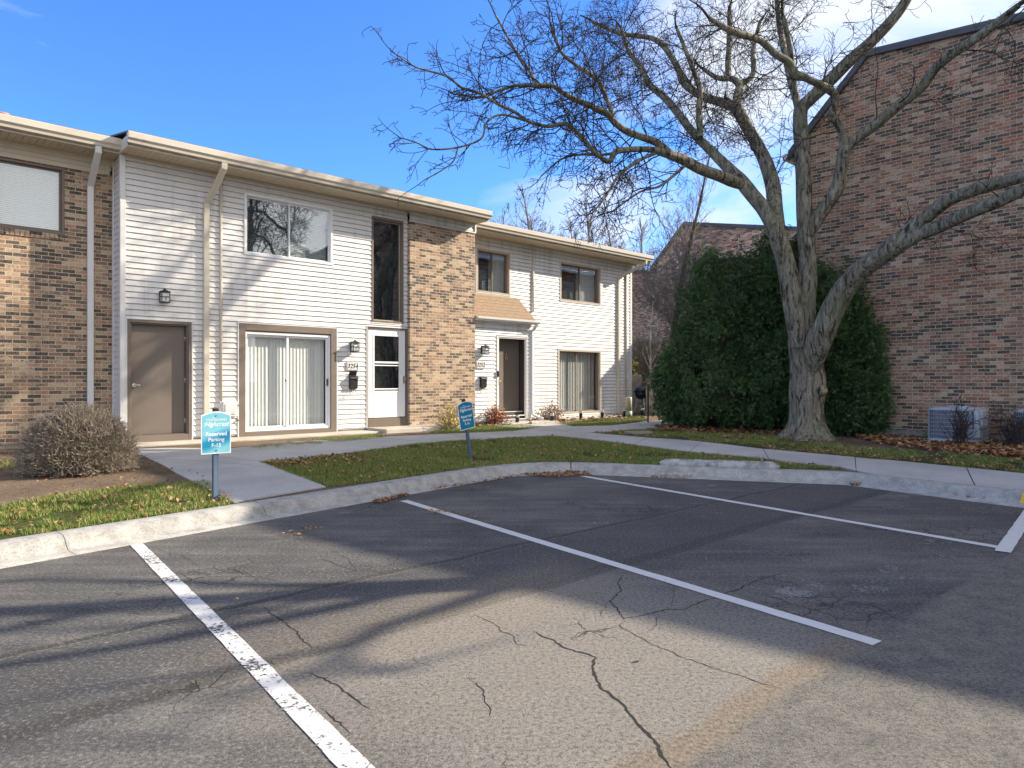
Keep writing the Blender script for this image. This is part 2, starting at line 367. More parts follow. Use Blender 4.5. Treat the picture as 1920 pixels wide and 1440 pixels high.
def reveal(mb, h, b0, b1):
    a, b, z0, z1 = h
    mb.quad((a, b0, z0), (a, b1, z0), (a, b1, z1), (a, b0, z1)); mb.quad((b, b1, z0), (b, b0, z0), (b, b0, z1), (b, b1, z1))
    mb.quad((a, b0, z1), (a, b1, z1), (b, b1, z1), (b, b0, z1)); mb.quad((a, b1, z0), (a, b0, z0), (b, b0, z0), (b, b1, z0))
def frame(mb, h, w, b0, b1, ch=.004, wb=None, wt=None):
    a, b, z0, z1 = h; wb = w if wb is None else wb; wt = w if wt is None else wt
    mb.box(a, a+w, b0, b1, z0, z1, ch); mb.box(b-w, b, b0, b1, z0, z1, ch)
    mb.box(a+w, b-w, b0+.001, b1, z1-wt, z1-.001, ch); mb.box(a+w, b-w, b0+.001, b1, z0+.001, z0+wb, ch)
def house(name, label):
    return thing(name, F0, label, 'house', TH)
def gutter(par, s0, s1, bw, zs, zg, name='gutter'):   # profile K-style, front overhang .6 ; bw = wall b
    f = bw-.60; g = MB()
    pr = [(f, zs+.03), (f-.075, zs+.03), (f-.085, zs+.075), (f-.115, zs+.11), (f-.120, zg-.012), (f-.108, zg), (f-.102, zg-.008), (f-.104, zs+.12), (f-.07, zs+.05), (f-.004, zs+.05)]
    g.prism_x(pr, s0, s1); 
    for e in (s0, s1):
        g.prism_x([(f, zs+.03), (f-.075, zs+.03), (f-.085, zs+.075), (f-.115, zs+.11), (f-.120, zg-.012), (f, zg-.012)], e-.003, e+.003)
    s = s0+.4
    while s < s1:   # hangers
        g.box(s, s+.02, f-.11, f, zg-.022, zg-.014); s += .8
    g.build(name, M['gutter'], par)
def soffit(par, s0, s1, bw, zs, zg):
    f = bw-.60; g = MB(); n = int((s1-s0)/.10); w = (s1-s0)/n
    for i in range(n):   # grooved panels
        a = s0+i*w; g.box(a, a+w-.006, f, bw+.02, zs, zs+.02)
    g.box(s0, s1, f+.002, bw+.02, zs+.012, zs+.06)
    g.build('soffit', M['soffit'], par)
    h = MB(); h.box(s0, s1, f-.0, f+.022, zs-.018, zg-.03); h.box(s0-.002, s0+.022, f, bw, zs-.012, zg-.03); h.box(s1-.022, s1+.002, f, bw, zs-.012, zg-.03)
    h.box(s0+.03, s1-.03, bw-.02, bw-.002, zs-.055, zs-.001, .004)
    h.build('fascia', M['trim_cream'], par)
def roof(par, s0, s1, bw, zg, depth=8.0):
    f = bw-.62; m = f+depth/2+.6; g = MB(); zr = zg+.18*(m-f)
    g.prism_x([(f-.05, zg-.005), (f-.05, zg+.02), (m, zr+.05), (2*m-f, zg), (m, zr)], s0, s1)
    g.build('roof', M['roofdark'], par)
def shell(mb, s0, s1, b0, b1, z0, z1, front=False):   # back and side walls of a house
    mb.box(s0, s0+.15, b0, b1, z0, z1); mb.box(s1-.15, s1, b0, b1, z0, z1); mb.box(s0+.15, s1-.15, b1-.15, b1, z0, z1)
    mb.box(s0+.15, s1-.15, b0+.05, b1-.15, z0, z0+.02); mb.box(s0+.15, s1-.15, b0+.9, b1-.15, 2.75, 2.85); mb.box(s0+.15, s1-.15, b0+2.8, b0+2.9, z0+.02, 2.75)
    mb.box(s0+.15, s1-.15, b0+2.8, b0+2.9, 2.85, z1); mb.box(s0+.15, s1-.15, b0+.04, b1-.15, z1-.02, z1+.04)
def blinds(par, a, b, z0, z1, b0, vert=True, m='blind', seed=1, ang=.55, gap=.088):
    r = random.Random(seed); g = MB()
    if vert:
        n = int((b-a)/gap); 
        for i in range(n+1):
            s = a+(i+.5)*(b-a)/(n+1); an = ang+r.uniform(-.12, .12); dx, dy = .047*math.cos(an), .047*math.sin(an)
            c = .006
            for (p, q) in (((s-dx, b0-dy), (s, b0+c)), ((s, b0+c), (s+dx, b0+dy))):
                g.quad((p[0], p[1], z0), (q[0], q[1], z0), (q[0], q[1], z1), (p[0], p[1], z1))
        g.box(a, b, b0-.025, b0+.025, z1, z1+.04)
    else:
        n = int((z1-z0)/.034)
        for i in range(n):
            z = z0+(i+.5)*(z1-z0)/n; g.quad((a, b0-.010, z-.017), (b, b0-.010, z-.017), (b, b0+.006, z+.016), (a, b0+.006, z+.016))
        g.box(a, b, b0-.02, b0+.02, z1, z1+.03); g.box(a, b, b0-.015, b0+.012, z0-.025, z0)
    return g.build('blind', M[m], par)
def slider_window(par, h, b0, fm, split, panem='glass', rec=.05, fw=.045, name='window', blind=None, sashm=None, dark_left=False):
    """sliding window: frame > pane, sash ; proud trim round the opening"""
    a, b, z0, z1 = h
    f = MB(); frame(f, h, fw, b0-.030, b0+rec+.06)
    w = f.build(name, M[fm], par)
    sm = sashm or fm
    i0, i1, j0, j1 = a+fw, b-fw, z0+fw, z1-fw
    c = i0+(i1-i0)*split; s = MB()
    frame(s, (i0, c+.02, j0, j1), .034, b0+rec+.022, b0+rec+.044, .002); s.build('sash', M[sm], w)
    s = MB(); frame(s, (c-.02, i1, j0, j1), .034, b0+rec-.004, b0+rec+.018, .002); s.build('sash', M[sm], w)
    g = MB(); g.box(i0+.03, c-.01, b0+rec+.030, b0+rec+.036, j0+.03, j1-.03); g.build('pane', M['glass_dark' if dark_left else panem], w)
    g = MB(); g.box(c+.01, i1-.03, b0+rec+.004, b0+rec+.010, j0+.03, j1-.03); g.build('pane', M[panem], w)
    return w
def downspout(par, pts, w=.085, d=.062, m='trim_cream', name='downspout'):
    """rectangular pipe swept through local points, front face stays toward -b"""
    g = MB(); P = [Vector(p) for p in pts]; rings = []
    for i, p in enumerate(P):
        if i == 0: t = (P[1]-P[0]).normalized()
        elif i == len(P)-1: t = (P[-1]-P[-2]).normalized()
        else: t = ((P[i]-P[i-1]).normalized()+(P[i+1]-P[i]).normalized()).normalized()
        sx = Vector((1, 0, 0)); sx = (sx-t*t.dot(sx)).normalized(); fy = t.cross(sx)
        rings.append([p+sx*(w/2)*a+fy*(d/2)*c for a, c in ((-1, -.8), (-.85, -1), (.85, -1), (1, -.8), (1, .8), (.85, 1), (-.85, 1), (-1, .8))])
    vs = [v for r in rings for v in r]; n = len(rings)
    fs = [(i*8+j, i*8+(j+1) % 8, (i+1)*8+(j+1) % 8, (i+1)*8+j) for i in range(n-1) for j in range(8)]+[tuple(range(7, -1, -1)), tuple((n-1)*8+j for j in range(8))]
    g.add(vs, fs); z = 1.0
    return g.build(name, M[m], par)

# ================================================================= house A : brick, left edge of the photo
hA = house('brick_townhouse', 'tan brick townhouse at the left edge of the photo with a blue-looking blinds window')
WA = (-2.86, -.93, 3.99, 5.18); bA = .56
g = MB(); flat(g, (-9.5, -.16, .30, 5.20), [WA], bA); reveal(g, WA, bA, bA+.12)
g.build('wall', M['brick_tan'], hA)
g = MB(); x = WA[0]-.02
while x < WA[1]: g.box(x, x+.062, bA-.022, bA+.05, WA[2]-.11, WA[2]-.004, .004); x += .072
g.build('window_sill', M['brick_tan'], hA)
g = MB()
g.box(-9.5, -.18, bA-.03, bA+.1, 5.36, 5.48); g.box(-9.5, -.20, bA-.022, bA+.1, 5.28, 5.357); g.box(-9.5, -.22, bA-.014, bA+.1, 5.195, 5.277); g.box(-.30, -.23, bA-.045, bA-.015, 5.20, 5.48)
g.build('frieze', M['trim_cream'], hA)
g = MB(); g.box(-9.5, -.16, bA+.015, bA+.2, -.2, .30); g.build('foundation', M['found'], hA)
w = slider_window(hA, WA, bA+.03, 'bronze', .5, rec=.03)
bl = blinds(w, WA[0]+.05, WA[1]-.05, WA[2]+.09, WA[3]-.06, bA+.16, False, 'blind', 3)
soffit(hA, -9.5, -.18, bA, 5.48, 5.69); gutter(hA, -9.5, -.19, bA, 5.48, 5.70)
roof(hA, -9.5, -.19, bA, 5.70)
g = MB(); shell(g, -9.5, -.17, bA+.13, bA+8, .0, 5.48); g.build('back_wall', M['interior'], hA)
downspout(hA, [(-.54, bA-.655, 5.50), (-.54, bA-.645, 5.40), (-.54, bA-.20, 5.05), (-.54, bA-.045, 4.93), (-.54, bA-.04, 4.7), (-.54, bA-.04, .34)], .10, .07, 'trim_white')

# ================================================================= house B : white siding, brick column
hB = house('siding_townhouse', 'white vinyl sided townhouse with storm door, wide sliding patio door and brick pier')
D1 = (-.07, 1.04, .26, 2.51); WB = (2.05, 4.01, 3.94, 5.20); WT = (5.0, 5.87, 2.75, 5.21); SB = (1.94, 4.10, .255, 2.55); SD = (4.88, 5.99, .30, 2.64)
g = MB(); siding(g, (-.155, 5.99, .30, 5.48), [D1, WB, WT, SB, SD], 0)
side_siding(g, -.155, 0, .56, .30, 5.48)
siding(g, (5.99, 8.02, 5.25, 5.48), [], -.085)
g.build('wall', M['siding'], hB)
g = MB(); flat(g, (5.99, 8.02, .30, 5.22), [], -.11)
g.quad((5.99, .1, .30), (5.99, -.11, .30), (5.99, -.11, 5.22), (5.99, .1, 5.22)); g.quad((8.02, -.11, .30), (8.02, .7, .30), (8.02, .7, 5.22), (8.02, -.11, 5.22))
g.quad((5.99, -.11, 5.22), (8.02, -.11, 5.22), (8.02, .1, 5.22), (5.99, .1, 5.22))
g.build('brick_pier', M['brick_tan'], hB)
g = MB(); g.box(-.15, 8.0, .01, .2, -.2, .30); g.box(5.99, 8.02, -.10, .0, -.2, .30); g.build('foundation', M['found'], hB)
for bx in ((-.185, -.095, -.032, .004, .30, 5.47), (-.186, -.158, .006, .09, .30, 5.47), (-.186, -.158, .50, .555, .30, 5.47), (8.00, 8.05, -.13, -.05, 5.251, 5.48), (5.985, 8.04, -.135, -.08, 5.215, 5.25)):
    g = MB(); g.box(*bx, .004); g.build('corner_trim', M['trim_white'], hB)
def jch(h, b0=0, bottom=True, w=.022):
    g = MB(); a, b, z0, z1 = h
    g.box(a-w, a, b0-.030, b0+.01, z0, z1+w, .003); g.box(b, b+w, b0-.030, b0+.01, z0, z1+w, .003); g.box(a, b, b0-.029, b0+.01, z1, z1+w, .003)
    if bottom: g.box(a-w, b+w, b0-.030, b0+.01, z0-w, z0, .003)
    return g
for hh, bt in ((D1, 0), (SB, 0), (SD, 0)): jch(hh, 0, bt).build('opening_trim', M['trim_white'], hB)
# utility door
g = MB(); frame(g, D1, .055, -.022, .10, .005, wb=.12); frame(g, (-.015, .985, .38, 2.455), .025, .01, .14, .003, wb=.012)
fr = g.build('door_frame', M['brown'], hB)
g = MB(); g.box(.003, .952, .105, .145, .392, 2.43, .002); dr = g.build('door', M['door'], hB)
g = MB(); g.box(-.015, .985, .06, .13, .372, .392); g.build('threshold', M['alu_white'], dr)
g = MB(); g.tube([(.07, .105, 1.31), (.07, .09, 1.31)], .033, 20); g.tube([(.07, .1, 1.31), (.07, .055, 1.31)], .013, 12); g.tube([(.065, .058, 1.31), (.12, .055, 1.312), (.175, .058, 1.308)], [.012, .010, .007], 10)
g.build('handle', M['chrome'], dr)
for z in (.62, 1.4, 2.2): g = MB(); g.tube([(.957, .098, z-.05), (.957, .098, z+.05)], .008, 8); g.build('hinge', M['chrome'], dr)
g = MB(); reveal(g, D1, -.01, .2); g.box(D1[0], D1[1], .16, .18, D1[2], D1[3]); g.build('door_backing', M['brown'], hB)
# upper window
w = slider_window(hB, WB, 0, 'alu_white', .5, fw=.055, rec=.03, dark_left=True)
blinds(w, WB[0]+.06, WB[1]-.06, WB[2]+.10, WB[3]-.05, .20, False, 'blind2', 5)
g = MB(); reveal(g, WB, .0, .2); g.build('reveal', M['trim_white'], w)
# tall stair window
g = MB(); frame(g, WT, .045, -.028, .10, .004, wt=.06); wt = g.build('window', M['bronze'], hB)
g = MB(); frame(g, (5.045, 5.825, 2.795, 5.15), .028, .055, .085, .003); g.build('sash', M['tanframe'], wt)
g = MB(); g.box(5.07, 5.80, .066, .072, 2.82, 5.13); g.build('pane', M['glass_dark'], wt)
g = MB(); g.box(4.97, 5.90, -.030, .01, 2.725, 2.749, .003); g.build('window_sill', M['trim_white'], wt)
# patio door
g = MB(); frame(g, SB, .135, -.028, .06, .005, wb=.09); frame(g, (2.03, 4.01, .33, 2.44), .05, -.008, .07, .004, wb=.025); pf = g.build('patio_door', M['brown'], hB)
PB = (2.08, 3.96, .355, 2.35+.04)
g = MB(); frame(g, PB, .035, .0, .12, .003, wb=.05, wt=.05); g.build('frame', M['alu_white'], pf)
c = 3.0
g = MB(); frame(g, (2.115, c+.03, .405, 2.34), .045, .075, .105, .003); s1 = g.build('sash', M['alu_white'], pf)
g = MB(); g.box(2.155, c-.01, .088, .093, .45, 2.30); g.build('pane', M['glass_clear'], s1)
g = MB(); frame(g, (c-.03, 3.92, .405, 2.34), .045, .035, .065, .003); s2 = g.build('sash', M['alu_white'], pf)
g = MB(); g.box(c+.01, 3.88, .048, .053, .45, 2.30); g.build('pane', M['glass_clear'], s2)
g = MB(); g.box(3.885, 3.912, .0, .035, 1.28, 1.44, .006); g.build('handle', M['black'], pf)
g = MB(); g.box(c-.05, c-.03, .06, .075, 1.37, 1.42, .003); g.build('latch', M['black'], pf)
blinds(pf, 2.12, 3.90, .44, 2.31, .19, True, 'blind', 8, .20, .080)
# storm door
g = MB(); reveal(g, SD, -.01, .25); g.box(SD[0], SD[1], .24, .26, SD[2], SD[3]); frame(g, SD, .035, -.012, .24, .003, wb=.20); ef = g.build('door_frame', M['bronze'], hB)
g = MB(); g.box(4.90, 5.97, .0, .235, .302, .52, .003); g.build('kick_board', M['brown'], hB)
g = MB(); g.box(4.96, 5.93, .17, .21, .54, 2.59); ind = g.build('door', M['door'], hB)
g = MB()
g.tube([(5.42, .155, 2.13), (5.42, .15, 2.19), (5.42, .165, 2.22)], .018, 10); g.tube([(5.42+.045*math.cos(a), .150, 2.10+.055*math.sin(a)) for a in np.linspace(0, 2*math.pi, 17)], .010, 8); g.tube([(5.42, .168, 2.05), (5.42, .14, 2.05)], .02, 10)
g.build('knocker', M['brass'], ind)
g = MB(); x0, x1, z0, z1 = 4.915, 5.945, .535, 2.605; G = (5.085, 5.775, 1.15, 2.45)
g.box(x0, G[0], .02, .052, z0, z1, .006); g.box(G[1], x1, .02, .052, z0, z1, .006); g.box(G[0], G[1], .021, .051, z0, G[2]); g.box(G[0], G[1], .021, .051, G[3], z1)
frame(g, (G[0]-.03, G[1]+.03, G[2]-.03, G[3]+.03), .038, .012, .03, .003); g.box(G[0], G[1], .008, .045, 1.80, 1.845, .003); g.box(G[0], G[1], .010, .04, 1.74, 1.765, .003); g.box(G[0], G[1], .014, .04, 1.185, 1.215, .003)
st = g.build('storm_door', M['alu_white'], hB)
g = MB(); g.box(G[0], G[1], .030, .034, G[2], G[3]); g.build('pane', M['glass_dark'], st)
g = MB(); g.tube([(5.90, .02, 1.36), (5.90, -.03, 1.36), (5.90, -.045, 1.42), (5.90, -.03, 1.48), (5.90, .02, 1.48)], .010, 8); g.box(5.875, 5.925, .006, .02, 1.33, 1.51, .004); g.build('handle', M['chrome'], st)
soffit(hB, -.20, 8.07, 0, 5.48, 5.69); gutter(hB, -.215, 8.09, 0, 5.48, 5.70); roof(hB, -.2, 8.07, 0, 5.70)
g = MB(); shell(g, -.14, 8.0, .27, 8.3, .0, 5.48); g.build('back_wall', M['interior'], hB)
downspout(hB, [(1.42, -.655, 5.50), (1.42, -.645, 5.40), (1.36, -.25, 5.02), (1.31, -.06, 4.84), (1.30, -.05, 4.6), (1.30, -.05, .32)], .105, .07, 'trim_cream')
g = MB(); g.tube([(1.585, -.035, 5.36), (1.585, -.035, .98)], .028, 12); g.prism([(1.55, 5.36), (1.62, 5.36), (1.70, 5.43), (1.55, 5.43)], -.05, -.02)
g.build('conduit', M['trim_cream'], hB)
g = MB(); g.box(1.60, 1.885, -.10, -.0, .68, .98, .012); g.box(1.64, 1.845, -.112, -.10, .73, .93, .006); g.box(1.555, 1.61, -.06, -.0, .66, 1.0, .006); g.tube([(1.72, -.04, .68), (1.72, -.04, .3)], .02, 8)
mb_ = g.build('meter_box', M['trim_white'], hB)
for z in (.90, .60): g = MB(); g.tube([(1.915, -.0, z), (1.915, -.06, z)], .017, 12); g.build('hose_tap', M['bronze'], hB)

# ================================================================= house C : rear stepped townhouse
hC = house('siding_townhouse', 'white vinyl sided end townhouse with small shingled porch roof over a brown door')
bC = .65; W1 = (8.69, 9.93, 3.83, 5.04); W2 = (12.03, 13.94, 3.86, 5.06); SC = (11.95, 13.94, .38, 2.36); DC = (8.87, 9.98, .33, 2.62)
g = MB(); siding(g, (8.0, 15.57, .28, 5.40), [W1, W2, SC, (8.0, 10.1, .2, 3.0)], bC)
siding(g, (8.02, 10.12, .30, 2.97), [DC], 0)
for i in range(60):   # entry and end return walls facing +s
    zb = .22+i*EXPO; zt = zb+EXPO
    if zt > 5.4: break
    g.quad((15.586, bC, zb), (15.586, 8.6, zb), (15.572, 8.6, zt), (15.572, bC, zt))
    if zt < 3.0: g.quad((10.136, 0, zb), (10.136, bC, zb), (10.122, bC, zt), (10.122, 0, zt))
g.build('wall', M['siding'], hC)
g = MB(); g.box(8.0, 15.55, bC+.012, bC+.2, -.2, .28); g.box(8.03, 10.1, .012, .2, -.2, .30); g.build('foundation', M['found'], hC)
for bx in ((15.50, 15.60, bC-.03, bC+.0, .28, 5.39), (15.575, 15.60, bC+.002, bC+.09, .28, 5.39), (10.06, 10.145, -.03, .0, .30, 2.97)):
    g = MB(); g.box(*bx, .004); g.build('corner_trim', M['trim_white'], hC)
for hh, b0, bt in ((SC, bC, 0), (DC, 0, 0), (W1, bC, 1), (W2, bC, 1)): jch(hh, b0, bt).build('opening_trim', M['trim_white'], hC)
for hh in (W1, W2):
    w = slider_window(hC, hh, bC, 'tanframe', .52, rec=.07, fw=.05, sashm='bronze', dark_left=True)
    blinds(w, (hh[0]+hh[1])/2, hh[1]-.06, hh[2]+.06, hh[3]-.08, bC+.20, True, 'blind', 9, .12, .075)
    blinds(w, hh[0]+.08, (hh[0]+hh[1])/2-.05, hh[2]+.06, hh[2]+.62, bC+.24, True, 'blind2', 19, .12, .075)
    g = MB(); reveal(g, hh, bC, bC+.25); g.build('reveal', M['bronze'], w)
w = slider_window(hC, SC, bC, 'tanframe', .45, rec=.06, fw=.05, name='patio_door', sashm='bronze', panem='glass_clear')
blinds(w, SC[0]+.06, SC[1]-.06, SC[2]+.06, SC[3]-.07, bC+.22, True, 'blind', 12, .3, .08)
g = MB(); reveal(g, SC, bC, bC+.2); g.build('reveal', M['bronze'], w)
# entry door
g = MB(); reveal(g, DC, -.01, .34); g.box(DC[0], DC[1], .33, .35, DC[2], DC[3]); g.build('door_backing', M['door_dark'], hC)
g = MB(); frame(g, DC, .045, -.02, .03, .004, wb=.02); frame(g, (8.915, 9.935, .42, 2.575), .03, -.004, .02, .003, wb=.03); g.build('door_frame', M['trim_white'], hC)
g = MB(); g.box(8.95, 9.93, .26, .30, .55, 2.56); dc = g.build('door', M['door'], hC)
g = MB(); g.box(8.93, 9.93, .12, .30, .33, .53, .004); g.build('door_step', M['door_dark'], hC)
g = MB(); g.box(8.93, 9.93, .10, .29, .531, .548); g.build('threshold', M['alu_white'], dc)
g = MB(); g.tube([(9.44, .255, 2.05), (9.44, .25, 2.12), (9.44, .255, 2.17)], [.012, .018, .008], 10); g.tube([(9.44+.042*math.cos(a), .245, 2.02+.052*math.sin(a)) for a in np.linspace(0, 2*math.pi, 17)], .012, 8)
g.build('knocker', M['brass'], dc)
g = MB(); g.box(8.85, 8.905, -.07, -.02, 1.50, 1.66, .01); g.build('door_viewer', M['black'], hC)
g = MB(); g.tube([(8.97, .0, 1.30), (8.97, -.02, 1.30), (8.97, -.03, 1.36), (8.97, -.02, 1.42), (8.97, .0, 1.42)], .009, 8); g.build('handle', M['brass'], dc)
# porch roof : asphalt shingles in courses with butts
g = MB(); n = 8; e0, e1 = Vector((0, -.17, 3.03)), Vector((0, bC, 3.80))
for i in range(n):
    p = e0.lerp(e1, i/n); q = e0.lerp(e1, (i+1)/n); r0 = 10.27-.02*i*.0; x = 8.03-(.16 if i % 2 else 0)
    while x < 10.24:
        a, b = max(x+.004, 8.03), min(x+.32-.004, 10.24)
        if b > a:
            dz = random.uniform(0, .004); up = .012
            g.add([(a, p.y, p.z+up+dz), (b, p.y, p.z+up+dz), (b, q.y, q.z+.003), (a, q.y, q.z+.003), (a, p.y, p.z-.004), (b, p.y, p.z-.004)], [(0, 1, 2, 3), (4, 5, 1, 0), (4, 0, 3), (5, 2, 1)])
        x += .32
pr = g.build('porch_roof', M['roof'], hC)
g = MB(); g.prism_x([(-.15, 2.97), (-.15, 3.02), (bC, 3.79), (bC, 2.97)], 8.03, 10.235); g.build('roof_deck', M['trim_white'], pr)
g = MB(); g.prism_x([(-.15, 2.98), (-.20, 2.98), (-.235, 3.02), (-.24, 3.065), (-.228, 3.07), (-.22, 3.03), (-.19, 3.0), (-.15, 3.0)], 8.03, 10.30); g.build('gutter', M['trim_white'], pr)
downspout(hC, [(10.22, -.19, 2.99), (10.19, -.14, 2.90), (10.175, -.04, 2.80), (10.175, -.04, .62), (10.18, -.06, .45), (10.26, -.22, .36), (10.32, -.32, .34)], .075, .06, 'trim_white')
soffit(hC, 8.08, 15.88, bC, 5.40, 5.60); gutter(hC, 8.08, 15.90, bC, 5.40, 5.62); roof(hC, 8.02, 15.88, bC, 5.62)
g = MB(); shell(g, 8.05, 15.55, bC+.30, 9, .0, 5.40); g.build('back_wall', M['interior'], hC)
g = MB(); g.tube([(10.84, bC-.04, 5.34), (10.84, bC-.04, 3.42)], .03, 10); g.prism([(10.78, 5.33), (10.90, 5.33), (10.95, 5.37), (10.73, 5.37)], bC-.06, bC-.02); g.build('conduit', M['trim_cream'], hC)
g = MB(); g.tube([(15.27, bC-.04, 5.05), (15.27, bC-.04, .35)], .028, 10); g.build('conduit', M['trim_cream'], hC)
downspout(hC, [(15.55, bC-.655, 5.43), (15.53, bC-.64, 5.32), (14.97, bC-.15, 4.93), (14.86, bC-.05, 4.83), (14.85, bC-.045, 4.6), (14.85, bC-.045, .30)], .10, .07, 'trim_cream')

# chimney flue on the roof of the brick townhouse
g = MB(); g.lathe([(.13, 0), (.13, .62), (.145, .63), (.145, .66), (.12, .67), (.0, .67)], (-1.55, 3.1, 6.05), 20); g.build('flue', M['pink'], hA)

# ================================================================= gable ended brick houses on the right / far
def gable_house(label, sp, bpk, beave, zpk, zeave, slope, length, depth, zb, bm='brick_red'):
    h = thing('brick_apartment_house', F0, label, 'house', TH)
    g = MB(); bend = bpk-length; zend = zpk-slope*length
    pts = [(beave, zb), (beave, zeave), (bpk, zpk), (bend, zend), (bend, zb)]
    g.add([(sp, b, z) for b, z in pts], [(0, 1, 2, 3, 4)])
    g.add([(sp+depth, b, z) for b, z in pts], [(4, 3, 2, 1, 0)])
    g.quad((sp, beave, zb), (sp+depth, beave, zb), (sp+depth, beave, zeave), (sp, beave, zeave)); g.quad((sp, bend, zb), (sp, bend, zend), (sp+depth, bend, zend), (sp+depth, bend, zb))
    g.build('wall', M[bm], h)
    g = MB(); g.box(sp+.012, sp+depth-.02, bend+.02, beave-.02, -.3, zb); g.build('foundation', M['found'], h)
    ev = beave+.32; k = (zpk-zeave)/(beave-bpk); ze = zeave-.32*k
    g = MB(); o = .06
    g.prism_x([(ev, ze+.02), (ev, ze+.12), (bpk, zpk+.13), (bend-.1, zend+.13), (bend-.1, zend+.03), (bpk, zpk+.02)], sp-.06, sp+depth+.06); g.build('roof', M['roofdark'], h)
    g = MB(); g.prism_x([(ev, ze-.10), (ev, ze+.05), (bpk+.01, zpk+.08), (bend, zend+.08), (bend, zend-.02), (bpk-.03, zpk-.02)], sp-.085, sp-.005); g.build('rake_board', M['fascia_dark'], h)
    g = MB(); g.box(sp-.09, sp+depth, ev, ev+.12, ze-.08, ze+.05, .01); g.build('gutter', M['trim_white'], h)
    return h
gable_house('tall red-brown brick apartment house with blank gable wall filling the right side', 12.10, -8.25, -6.87, 8.30, 6.90, .10, 15.5, 11, .38)
gable_house('middle brick apartment house seen behind the evergreen trees, its gable top showing against the sky', 23.0, 3.4, 4.85, 8.35, 6.9, .21, 7.0, 9, .38, 'brick_red_lit')
gable_house('farthest brick apartment house, mostly hidden behind the slender bare tree', 30.7, 12.2, 13.4, 8.1, 6.9, .14, 9, 9, .38, 'brick_red_lit')
# ------------------------------------------------------------------ ground
L1 = (np.array((-3.785, 5.09)), np.array((-.796, .605))); L2 = (np.array((.90, 10.27)), np.array((.293, .956))); L3 = (np.array((4.46, 9.18)), np.array((.828, .56)))
def kd(X, Y):
    return np.maximum(np.maximum((X-L1[0][0])*L1[1][0]+(Y-L1[0][1])*L1[1][1], (X-L2[0][0])*L2[1][0]+(Y-L2[0][1])*L2[1][1]), (X-L3[0][0])*L3[1][0]+(Y-L3[0][1])*L3[1][1])
def gz(X, Y):
    d = kd(X, Y); t = np.clip((d-.3)/3.2, 0, 1); return .118+.105*t*t*(3-2*t)
def G(px, py, lot=False):   # where the sight line through a photo point meets the ground
    if lot: D = F*EYE/(py-HZ); return np.array(((px-960)/F*D, D))
    z = .17
    for _ in range(8): D = F*(EYE-z)/(py-HZ); X = (px-960)/F*D; z = float(gz(X, D))
    return np.array((X, D))
# kerb line
def arc_pts():
    c = [np.array((-.36, 9.595)), np.array((.294, 10.456)), np.array((1.2, 10.178))]
    return [(1-t)**2*c[0]+2*t*(1-t)*c[1]+t*t*c[2] for t in np.linspace(0, 1, 9)]
far1 = L1[0]-np.array((.605, .796))*60; far3 = L3[0]+np.array((.56, -.828))*60
seg1 = [far1]+[L1[0]+np.array((.605, .796))*a for a in np.linspace(-6, 5.2, 40)]+arc_pts(); seg2 = [np.array((1.2, 10.178))+(L3[0]-np.array((1.2, 10.178)))*t for t in np.linspace(.0, 1, 14)]
seg3 = [L3[0]+np.array((.56, -.828))*a for a in np.linspace(0, 8, 24)]+[far3]
PROF = [(-.03, -.05), (-.03, .004), (.10, .012), (.135, .022), (.165, .055), (.19, .095), (.225, .122), (.30, .132), (.37, .136), (.385, .128), (.39, -.1)]
def offs_strip(poly, prof, name, m, gap=.0, parent=None, jit=.0022, **tags):
    P = np.array(poly); t = np.gradient(P, axis=0)
    d0 = np.diff(P, axis=0); d0 /= np.linalg.norm(d0, axis=1)[:, None]
    nn = np.stack([-d0[:, 1], d0[:, 0]], 1); nv = np.vstack([nn[:1], (nn[:-1]+nn[1:]), nn[-1:]]); nv /= np.linalg.norm(nv, axis=1)[:, None]
    vs = []; k = len(prof)
    for i, p in enumerate(P):
        for j, (d, z) in enumerate(prof):
            q = p+nv[i]*d; jz = jit*noise.noise(Vector((q[0]*3, q[1]*3, j))) if 1 < j < k-1 else 0
            q = q+nv[i]*jit*1.5*noise.noise(Vector((q[0]*2.3, q[1]*2.3, 5+j*.3)))*(1 if j > 0 else 0)
            vs.append((q[0], q[1], z+jz))
    g = MB(); n = len(P); fs = [(i*k+j, i*k+j+1, (i+1)*k+j+1, (i+1)*k+j) for i in range(n-1) for j in range(k-1)]
    g.add(vs, [f[::-1] for f in fs], True); g.add(vs[:k], [tuple(range(k))]); g.add(vs[-k:], [tuple(range(k-1, -1, -1))])
    return g.build(name, m, parent, **tags)
def resamp(P, step):
    P = np.array(P); s = np.r_[0, np.cumsum(np.linalg.norm(np.diff(P, axis=0), axis=1))]; n = max(2, int(s[-1]/step)); t = np.linspace(0, s[-1], n)
    return np.stack([np.interp(t, s, P[:, 0]), np.interp(t, s, P[:, 1])], 1)
def cut(P, a, b):   # portion of polyline between arclengths
    P = np.array(P); s = np.r_[0, np.cumsum(np.linalg.norm(np.diff(P, axis=0), axis=1))]; n = max(3, int((b-a)/.12)); t = np.linspace(a, b, n)
    return np.stack([np.interp(t, s, P[:, 0]), np.interp(t, s, P[:, 1])], 1)
A = np.array(seg1+seg2[1:]+seg3[1:]); sA = np.r_[0, np.cumsum(np.linalg.norm(np.diff(A, axis=0), axis=1))]
def arcpos(pt): 
    i = np.argmin([np.linalg.norm(a-pt) for a in cut(A, 50, 90)]); return 50+i*(40/(len(cut(A, 50, 90))-1))
ks = [50.0, arcpos(G(150, 1045, True)), arcpos(G(505, 973, True)), arcpos(G(757, 930, True)), arcpos(G(1075, 889, True)), arcpos(L3[0]), arcpos(G(1893, 948, True)), 86.0]
kerb_labels = 'kerb'
